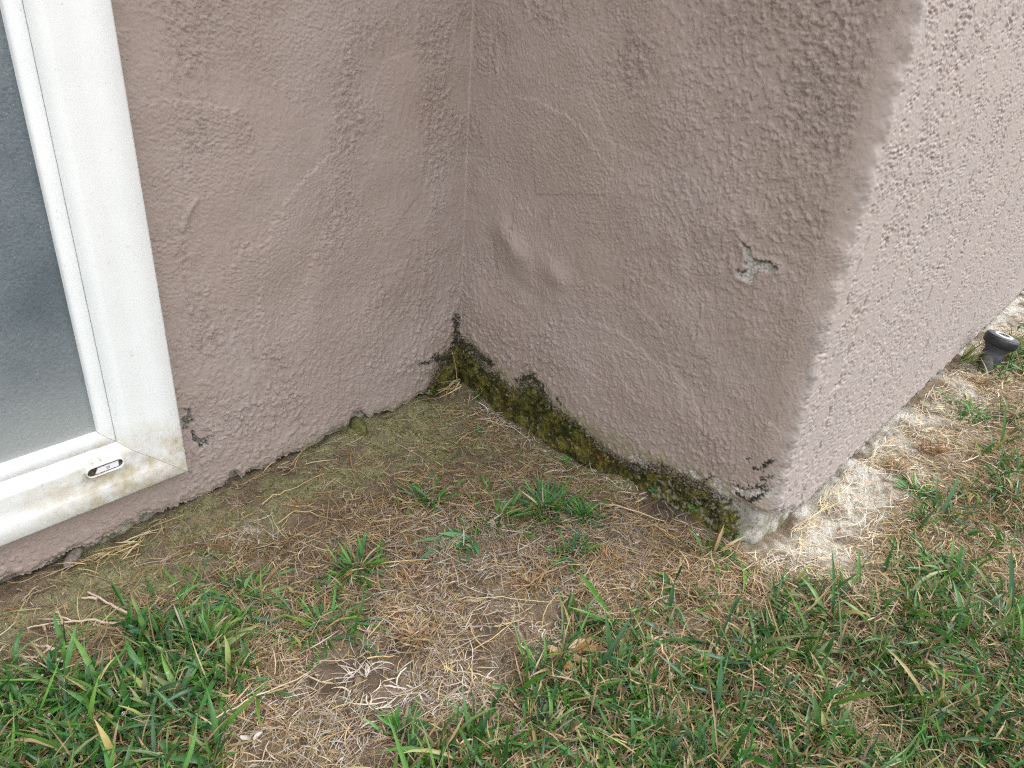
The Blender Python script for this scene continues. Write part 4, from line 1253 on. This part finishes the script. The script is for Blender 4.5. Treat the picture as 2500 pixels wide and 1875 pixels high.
for i, (px, py, n, ln, lb) in enumerate([
        (905, 1375, 80, .026, 'darkest rust-brown dead clump beside the bare soil crumbs'),
        (880, 1255, 60, .020, 'small brown dead clump below the upright tuft'),
        (840, 1320, 50, .017, 'brown dead clump right of the star-shaped tuft'),
        (1150, 1260, 80, .026, 'wide tan-brown dead clump in the middle of the straw'),
        (1310, 1215, 80, .026, 'spiky tan dead clump right of the thin spiky tuft'),
        (1190, 1225, 60, .022, 'tan dead clump just below the loose middle tuft'),
        (1585, 1205, 50, .020, 'orange-brown dead clump left of the foundation corner'),
        (1930, 1010, 80, .028, 'rust-brown dead clump on the bleached strip by the front wall'),
        (2020, 965, 90, .026, 'broad brown dead clump right of the bleached strip'),
        (2120, 830, 90, .028, 'rusty dead clump under the sprinkler head'),
        (2185, 760, 70, .030, 'orange dead clump right behind the sprinkler head'),
        (640, 1095, 40, .014, 'reddish low dead clump on the green film below the window corner')]):
    dead_clump(px, py, int(n * 1.8), ln * .8, lb, i, curl=1.0)
WHITE = ((0.52, 0.47, 0.42), (0.64, 0.60, 0.55), (0.46, 0.40, 0.35))
for i, (px, py, n, ln, lb) in enumerate([
        (1033, 1490, 60, .026, 'whitest brush of bleached roots at the tip of the green lawn'),
        (1235, 1350, 36, .022, 'bleached roots under the long leaning pair of blades'),
        (1175, 1385, 26, .020, 'curled bleached roots left of the crumpled dry leaf'),
        (790, 1460, 30, .026, 'wiry bleached roots on the bare soil crumbs'),
        (525, 1555, 60, .024, 'matted bleached roots at the right edge of the wet lawn'),
        (775, 1565, 34, .026, 'loose bleached roots left of the isolated small tuft'),
        (905, 1480, 40, .024, 'thin bleached roots left of the whitest brush'),
        (700, 1530, 26, .022, 'sparse bleached roots between the matted and the loose ones')]):
    dead_clump(px, py, n, ln, lb, 40 + i, WHITE, (12, 12), .0010, .016, 'bleached_roots', 'roots', 'bleached roots in the bare patch', 1.1)
dead_clump(970, 838, 90, .026, 'heap of dry straw and dirt piled in the inside corner', 70, ((0.45, .35, .22), (.36, .27, .17), (.52, .42, .29)), (40, 25), .0011, .014, 'straw_heap', 'straw heap', 'straw heap in the corner')


# ------------------------------------------------------------------ single stalks and runners
def tube(path, rad, sides=6):
    p = np.asarray(path, float)
    tg = np.gradient(p, axis=0); tg /= np.linalg.norm(tg, axis=1, keepdims=True)
    up = np.tile([0, 0, 1.0], (len(p), 1))
    s1 = np.cross(tg, up); s1 /= np.linalg.norm(s1, axis=1, keepdims=True) + 1e-9
    s2 = np.cross(s1, tg)
    rad = np.asarray(rad) * np.ones(len(p))
    an = np.linspace(0, 2 * np.pi, sides, endpoint=False)
    v = p[:, None, :] + (s1[:, None, :] * np.cos(an)[None, :, None] + s2[:, None, :] * np.sin(an)[None, :, None]) * rad[:, None, None]
    qd = [(i * sides + j, i * sides + (j + 1) % sides, (i + 1) * sides + (j + 1) % sides, (i + 1) * sides + j) for i in range(len(p) - 1) for j in range(sides)]
    return v.reshape(-1, 3), qd


def stalk(paths, rad, col, label, name='dry_stalk', cat='dry stalk', group='single dry stalks', lift=.003, seed=0):
    g = np.random.default_rng(70 + seed)
    b = Bag(); o = None
    for pts in paths:
        gp = np.array([on_ground(*p) for p in pts])
        k = 4 * (len(gp) - 1) + 1
        t = np.linspace(0, len(gp) - 1, k); xy = np.stack([np.interp(t, range(len(gp)), gp[:, i]) for i in (0, 1)], -1)
        xy[1:-1] += g.normal(0, .0006, (k - 2, 2))
        z = ground_z(xy[:, 0], xy[:, 1]) + lift + .0015 * np.sin(np.linspace(0, 3, k))
        p3 = np.column_stack([xy, z])
        if o is None: o = p3[0].copy()
        v, qd = tube(p3, np.linspace(rad, rad * .55, k))
        b.add(v, qd, np.tile(np.array(col) * g.uniform(.9, 1.1), (len(v), 1)))
    ob = b.build(name, [M_STRAW], o)
    tag(ob, label, cat, group)


z8 = lambda *pp: [(x * 600 / 2212, 1425 + y * 450 / 1659) for x, y in pp]
z8b = lambda *pp: [(400 + x * 700 / 2212, 1350 + y * 525 / 1659) for x, y in pp]
z7 = lambda *pp: [(400 + x * 700 / 2212, 900 + y * 525 / 1659) for x, y in pp]
z6 = lambda *pp: [(900 + x * 800 / 2212, 1400 + y * 475 / 1313) for x, y in pp]
z4 = lambda *pp: [(1400 + x * 600 / 2212, 1000 + y * 450 / 1659) for x, y in pp]
PALE = (0.60, 0.47, 0.37)
stalk([z8((1160, 240), (1060, 210), (930, 140), (790, 70)), z8((870, 130), (735, 122))], .0016, PALE, 'thick pale forked runner pointing up at the wall, above the wet lawn', 'dry_runner', 'dry runner', 'pale dry runners', seed=1)
stalk([z8((1150, 310), (850, 325), (600, 342), (370, 345), (240, 385)), z8((650, 330), (530, 290)), z8((380, 345), (400, 395)), z8((560, 345), (480, 385))], .0013, PALE, 'long branched pale runner lying level above the wet lawn', 'dry_runner', 'dry runner', 'pale dry runners', seed=2)
stalk([z8((640, 560), (500, 605), (330, 655), (170, 665)), z8((510, 605), (400, 570), (285, 540))], .0013, PALE, 'lowest pale forked runner half under the wet lawn blades', 'dry_runner', 'dry runner', 'pale dry runners', seed=3)
stalk([z8((1340, 200), (1425, 95)), ], .0012, PALE, 'short pale runner standing up right of the thick forked one', 'dry_runner', 'dry runner', 'pale dry runners', seed=4)
GOLD = (0.62, 0.46, 0.22)
stalk([z8b((1600, 100), (2040, 68))], .0008, GOLD, 'long golden straw lying level beside the upright tuft', seed=5)
stalk([z8b((1570, 815), (1780, 785))], .0007, GOLD, 'short golden straw over the bare soil crumbs', seed=6)
stalk([z8b((400, 1320), (700, 1145), (1130, 905))], .0009, (0.56, .44, .33), 'long slanting pale straw crossing the right edge of the wet lawn', seed=7, lift=.006)
stalk([z7((760, 1080), (940, 1010), (1240, 830))], .0007, (0.56, .44, .25), 'long thin straw slanting across the green film in the recess', seed=8)
stalk([z7((880, 1220), (1020, 1150), (1130, 1140), (1380, 1165))], .0008, (0.5, .38, .2), 'bent tan straw low in the middle of the recess', seed=9)
stalk([z4((240, 845), (500, 930), (820, 1000))], .0010, (0.62, .52, .34), 'pale straw lying just below the mossy wall foot', seed=10)
stalk([z4((720, 1040), (850, 1110), (960, 1160))], .0010, (0.56, .38, .19), 'orange straw in front of the last clover', seed=11)
stalk([z6((600, 180), (850, 185), (1050, 195), (1250, 175))], .0007, (0.52, .47, .3), 'greenish thin straw across the middle straw mat', seed=12)
stalk([z6((850, 360), (960, 350), (700, 520))], .0008, GOLD, 'bent golden straw at the centre of the straw mat', seed=13)
stalk([z6((510, 630), (620, 680), (860, 715))], .0008, (0.6, .48, .27), 'golden straw above the whitest roots', seed=14)
stalk([z6((1945, 530), (1990, 640), (2030, 760))], .0012, (0.56, .38, .22), 'brown straw standing in the right hand lawn', lift=.018, seed=15)
# upright straws in the corner
cor_o = on_ground(*D(985, 842))
for i, (dx, dy, lean, hh, lb) in enumerate(((-.004, -.006, .10, .062, 'tallest thin dry stalk leaning on the moss in the inside corner'), (.03, -.02, .25, .052, 'thin dry stalk standing right of the dry heap in the inside corner'))):
    up_b = Bag()
    t = np.linspace(0, 1, 7)
    bz = float(ground_z(*cor_o))
    p3 = np.column_stack([cor_o[0] + dx - .012 * t ** 2 * (1 if dx < 0 else -1), cor_o[1] + dy + lean * .02 * t, bz + hh * t])
    v, qd = tube(p3, np.linspace(.0008, .0004, 7), 5)
    up_b.add(v, qd, np.tile([.5, .38, .22], (len(v), 1)))
    tag(up_b.build('dry_stalk', [M_STRAW], (cor_o[0] + dx, cor_o[1] + dy, bz)), lb, 'dry stalk', 'single dry stalks')


# ------------------------------------------------------------------ clovers
def clover(px, py, dia, label, seed, col=(0.10, 0.27, 0.06), tilt=.25):
    g = np.random.default_rng(500 + seed)
    o = on_ground(px, py); oz = float(ground_z(*o))
    root = empty('clover', (o[0], o[1], oz))
    tag(root, label, 'clover', 'clover sprigs')
    hz = .009
    v, qd = tube(np.array([(0, -.004, -.001), (.001, -.002, hz * .5), (0, 0, hz)]), [.0005, .0004, .0004], 5)
    st = mesh_from('stem', v, qd, cols=np.tile(np.array([.16, .22, .07]), (len(v), 1)), mat=M_CLOVER); st.parent = root
    a0 = g.uniform(0, 6.28)
    for k in range(3):
        ang = a0 + k * 2.094 + g.normal(0, .08)
        rr = dia / 2
        ts = np.linspace(0, 1, 7); ws = np.linspace(-1, 1, 7)
        T, Wd = np.meshgrid(ts, ws, indexing='ij')
        half = rr * .52 * np.sin(np.clip(T * 1.9 + .08, 0, np.pi / 2)) * np.where(T > .7, np.sqrt(np.clip(1 - ((T - .7) / .42) ** 2, 0, 1)), 1)
        notch = rr * .16 * np.exp(-(Wd / .28) ** 2) * T ** 4
        lx_, ly_ = T * rr - notch, Wd * half
        lz_ = hz + .25 * np.abs(ly_) + rr * .12 * np.sin(T * 2.2) + tilt * lx_ * math.sin(ang) * .6
        vv = np.stack([lx_ * math.cos(ang) - ly_ * math.sin(ang), lx_ * math.sin(ang) + ly_ * math.cos(ang), lz_], -1)
        c = np.tile(np.array(col) * g.uniform(.85, 1.15), (49, 1)); c[(np.abs(Wd) < .2).ravel()] *= 1.25
        lf = mesh_from('leaflet', vv.reshape(-1, 3), grid_quads(7, 7), cols=c, mat=M_CLOVER); lf.parent = root


s3 = lambda X, Y: (900 + X * 600 / 2212, 700 + Y * 450 / 1659)
s4 = lambda X, Y: (1400 + X * 600 / 2212, 1000 + Y * 450 / 1659)
s6 = lambda X, Y: (2100 + X * 400 / 2212, 650 + Y * 300 / 1659)
clover(*s3(1775, 1560), .0135, 'clover nearest the inside corner, by the rusty bit of moss', 1)
clover(*s4(712, 760), .0135, 'blue-green clover on bare soil halfway along the mossy wall', 2, (.07, .22, .09))
clover(*s4(1068, 945), .0130, 'bright green clover nearest the foundation corner', 3, (.12, .30, .05))
clover(*s6(1800, 1360), .020, 'clover touching the base of the sprinkler head', 4, (.12, .27, .05))
clover(*s6(2080, 1440), .018, 'clover among the grass right below the sprinkler head', 5, (.09, .22, .06))
clover(*s6(2180, 1500), .019, 'clover farthest from the sprinkler head', 6, (.10, .25, .05))


# ------------------------------------------------------------------ dry leaf, petals, pebbles, lumps
def sheet_bits(name, px, py, size, pieces, cols, label, cat, seed, mat=None):
    g = np.random.default_rng(600 + seed)
    o = on_ground(*D(px, py)); oz = float(ground_z(*o)); b = Bag()
    for k in range(pieces):
        n1, n2 = 9, 5
        T, Wd = np.meshgrid(np.linspace(0, 1, n1), np.linspace(-1, 1, n2), indexing='ij')
        L = size * g.uniform(.6, 1.1); Wm = size * g.uniform(.12, .24)
        half = Wm * np.sin(np.pi * (0.06 + .9 * T)) ** .7
        ang, el = g.uniform(0, 6.28), g.uniform(.05, .6)
        xx, yy = T * L, Wd * half
        zz = .002 + math.sin(el) * xx * (1 - .5 * T) + .9 * Wm * (Wd ** 2) * (1 + .6 * np.sin(5 * T + k)) + g.normal(0, size * .012, T.shape)
        cx0, cy0 = g.normal(0, size * .22, 2)
        X = cx0 + xx * math.cos(ang) - yy * math.sin(ang); Y = cy0 + xx * math.sin(ang) + yy * math.cos(ang)
        c = np.array(cols[k % len(cols)]) * g.uniform(.85, 1.15)
        b.add(np.stack([o[0] + X, o[1] + Y, oz + zz], -1).reshape(-1, 3), grid_quads(n1, n2), np.tile(c, (n1 * n2, 1)))
    ob = b.build(name, [mat or M_STRAW], (o[0], o[1], oz))
    tag(ob, label, cat)


sheet_bits('dry_leaf', 1232, 1415, .026, 7, [(0.60, .44, .25), (.50, .31, .14), (.66, .54, .36)], 'crumpled tan dry leaf at the lawn tip beside the bleached roots', 'dry leaf', 1)
sheet_bits('dry_leaf', 1215, 1455, .020, 3, [(0.50, .31, .14), (.60, .44, .25)], 'narrow brown dry leaf tucked in the grass below the crumpled one', 'dry leaf', 2)
sheet_bits('petal', 1135, 1415, .013, 2, [(0.74, .62, .54)], 'pinkish white dried petal left of the crumpled leaf', 'petal', 3)
sheet_bits('petal', 923, 1274, .008, 1, [(0.66, .63, .57)], 'white papery flake on the straw below the loose middle tuft', 'petal', 4)
sheet_bits('petal', 602, 1357, .009, 2, [(0.50, .42, .34)], 'pale papery husk above the low flattened tuft', 'petal', 5)
sheet_bits('petal', 545, 1600, .009, 2, [(0.52, .49, .45)], 'white peeled husk at the bottom by the matted roots', 'petal', 6)


def stone(name, wx, wy, wz, r, sq, mat, label, cat, seed, group=None):
    import bmesh
    g = np.random.default_rng(800 + seed)
    bm = bmesh.new(); bmesh.ops.create_icosphere(bm, subdivisions=3, radius=1)
    k = g.normal(0, 1, (6, 3)); ph = g.uniform(0, 6, 6)
    for v in bm.verts:
        p = np.array(v.co); d = 1 + .10 * sum(math.sin(2.2 * (p @ k[i]) + ph[i]) for i in range(6)) / 2
        v.co = Vector((p[0] * r * sq[0] * d, p[1] * r * sq[1] * d, p[2] * r * sq[2] * d))
    me = bpy.data.meshes.new(name); bm.to_mesh(me); bm.free()
    for p in me.polygons: p.use_smooth = True
    me.materials.append(mat)
    o = bpy.data.objects.new(name, me); COL.objects.link(o); o.location = (wx, wy, wz); o.rotation_euler = (0, 0, g.uniform(0, 6))
    tag(o, label, cat, group)


for i, (p, r, lb) in enumerate([(s4(1125, 1092), .0017, 'white pebble in the straw left of the upright corner tuft'), (s4(905, 1415), .0015, 'white pebble on the straw left of the right hand lawn')]):
    q2 = on_ground(*p); stone('pebble', q2[0], q2[1], float(ground_z(*q2)) + r * .4, r, (1.2, .9, .7), M_PEBBLE, lb, 'pebble', i, 'pale pebbles')
q2 = on_left(177, 1368); stone('mortar_lump', q2[0], YL - .003, .000, .009, (1.6, .6, .6), M_STONE, 'grey mortar lump under the window at the foot of the left wall', 'mortar lump', 20)
q2 = on_left(*z7((1500, 375))[0]); stone('mossy_stone', q2[0], YL + .002, .008, .014, (1.5, .7, .7), mat_plain('mossy_stone', (.16, .165, .065), .95, .1, .6, 220, .001), 'mossy stone in the arched notch under the left wall', 'stone', 21)

# ------------------------------------------------------------------ pop-up sprinkler
spb = on_ground(*D(2136, 782)); spz = float(ground_z(*spb)) + 0.014
sp = empty('sprinkler_head', (spb[0], spb[1], spz))
tag(sp, 'black pop-up sprinkler head with white ring beside the front wall', 'sprinkler')


def lathe(name, prof, mat, parent, seg=40, smooth=True, rib=0.0):
    vs = []
    for r, z in prof:
        for j in range(seg):
            a = 2 * math.pi * j / seg
            rr = r * (1 + (rib if (j % 2 and rib) else 0))
            vs.append((rr * math.cos(a), rr * math.sin(a), z))
    fs_ = [(i * seg + j, i * seg + (j + 1) % seg, (i + 1) * seg + (j + 1) % seg, (i + 1) * seg + j) for i in range(len(prof) - 1) for j in range(seg)]
    o = mesh_from(name, vs, fs_, mat=mat, smooth=smooth)
    o.parent = parent
    o.rotation_euler = (math.radians(7), math.radians(9), 0)
    return o


E1 = 1e-5
lathe('body', [(.0165, -.045), (.0170, .004), (.0172, .010), (.0165, .011), (.0170, .017), (.0205, .022), (.0232, .026), (.0236, .028)], M_GREYP, sp)
cap = lathe('cap', [(.0205, .0265), (.0256, .0272), (.0266, .029), (.0270, .0400), (.0262, .0420), (.0250, .0430), (.0150, .0436), (E1, .0436)], M_BLACKP, sp, 48, False, .012)
lathe('cap_disc', [(.0252, .0437), (.0246, .0442), (.0150, .0446), (.0140, .0445)], M_GREYP, sp)
lathe('nozzle_ring', [(.0148, .0440), (.0146, .0456), (.0138, .0460), (.0104, .0459), (.0100, .0450)], M_WHITEP, sp)
nz_o = lathe('nozzle', [(.0103, .0440), (.0102, .0458), (.0092, .0464), (.0060, .0463), (.0055, .0450), (.0030, .0449), (.0026, .0466), (E1, .0467)], M_BLACKP, sp)
elb = empty('tmp')
bpy.data.objects.remove(elb)
pth = np.array([(-.016, .004, .002), (-.024, .001, .006), (-.031, -.002, -.002), (-.036, -.004, -.012)])
v, qd = tube(np.array([[np.interp(t, range(4), pth[:, i]) for i in range(3)] for t in np.linspace(0, 3, 13)]), np.linspace(.009, .0115, 13), 12)
inlet = mesh_from('inlet', v, qd, mat=M_DIRTYP); inlet.parent = sp
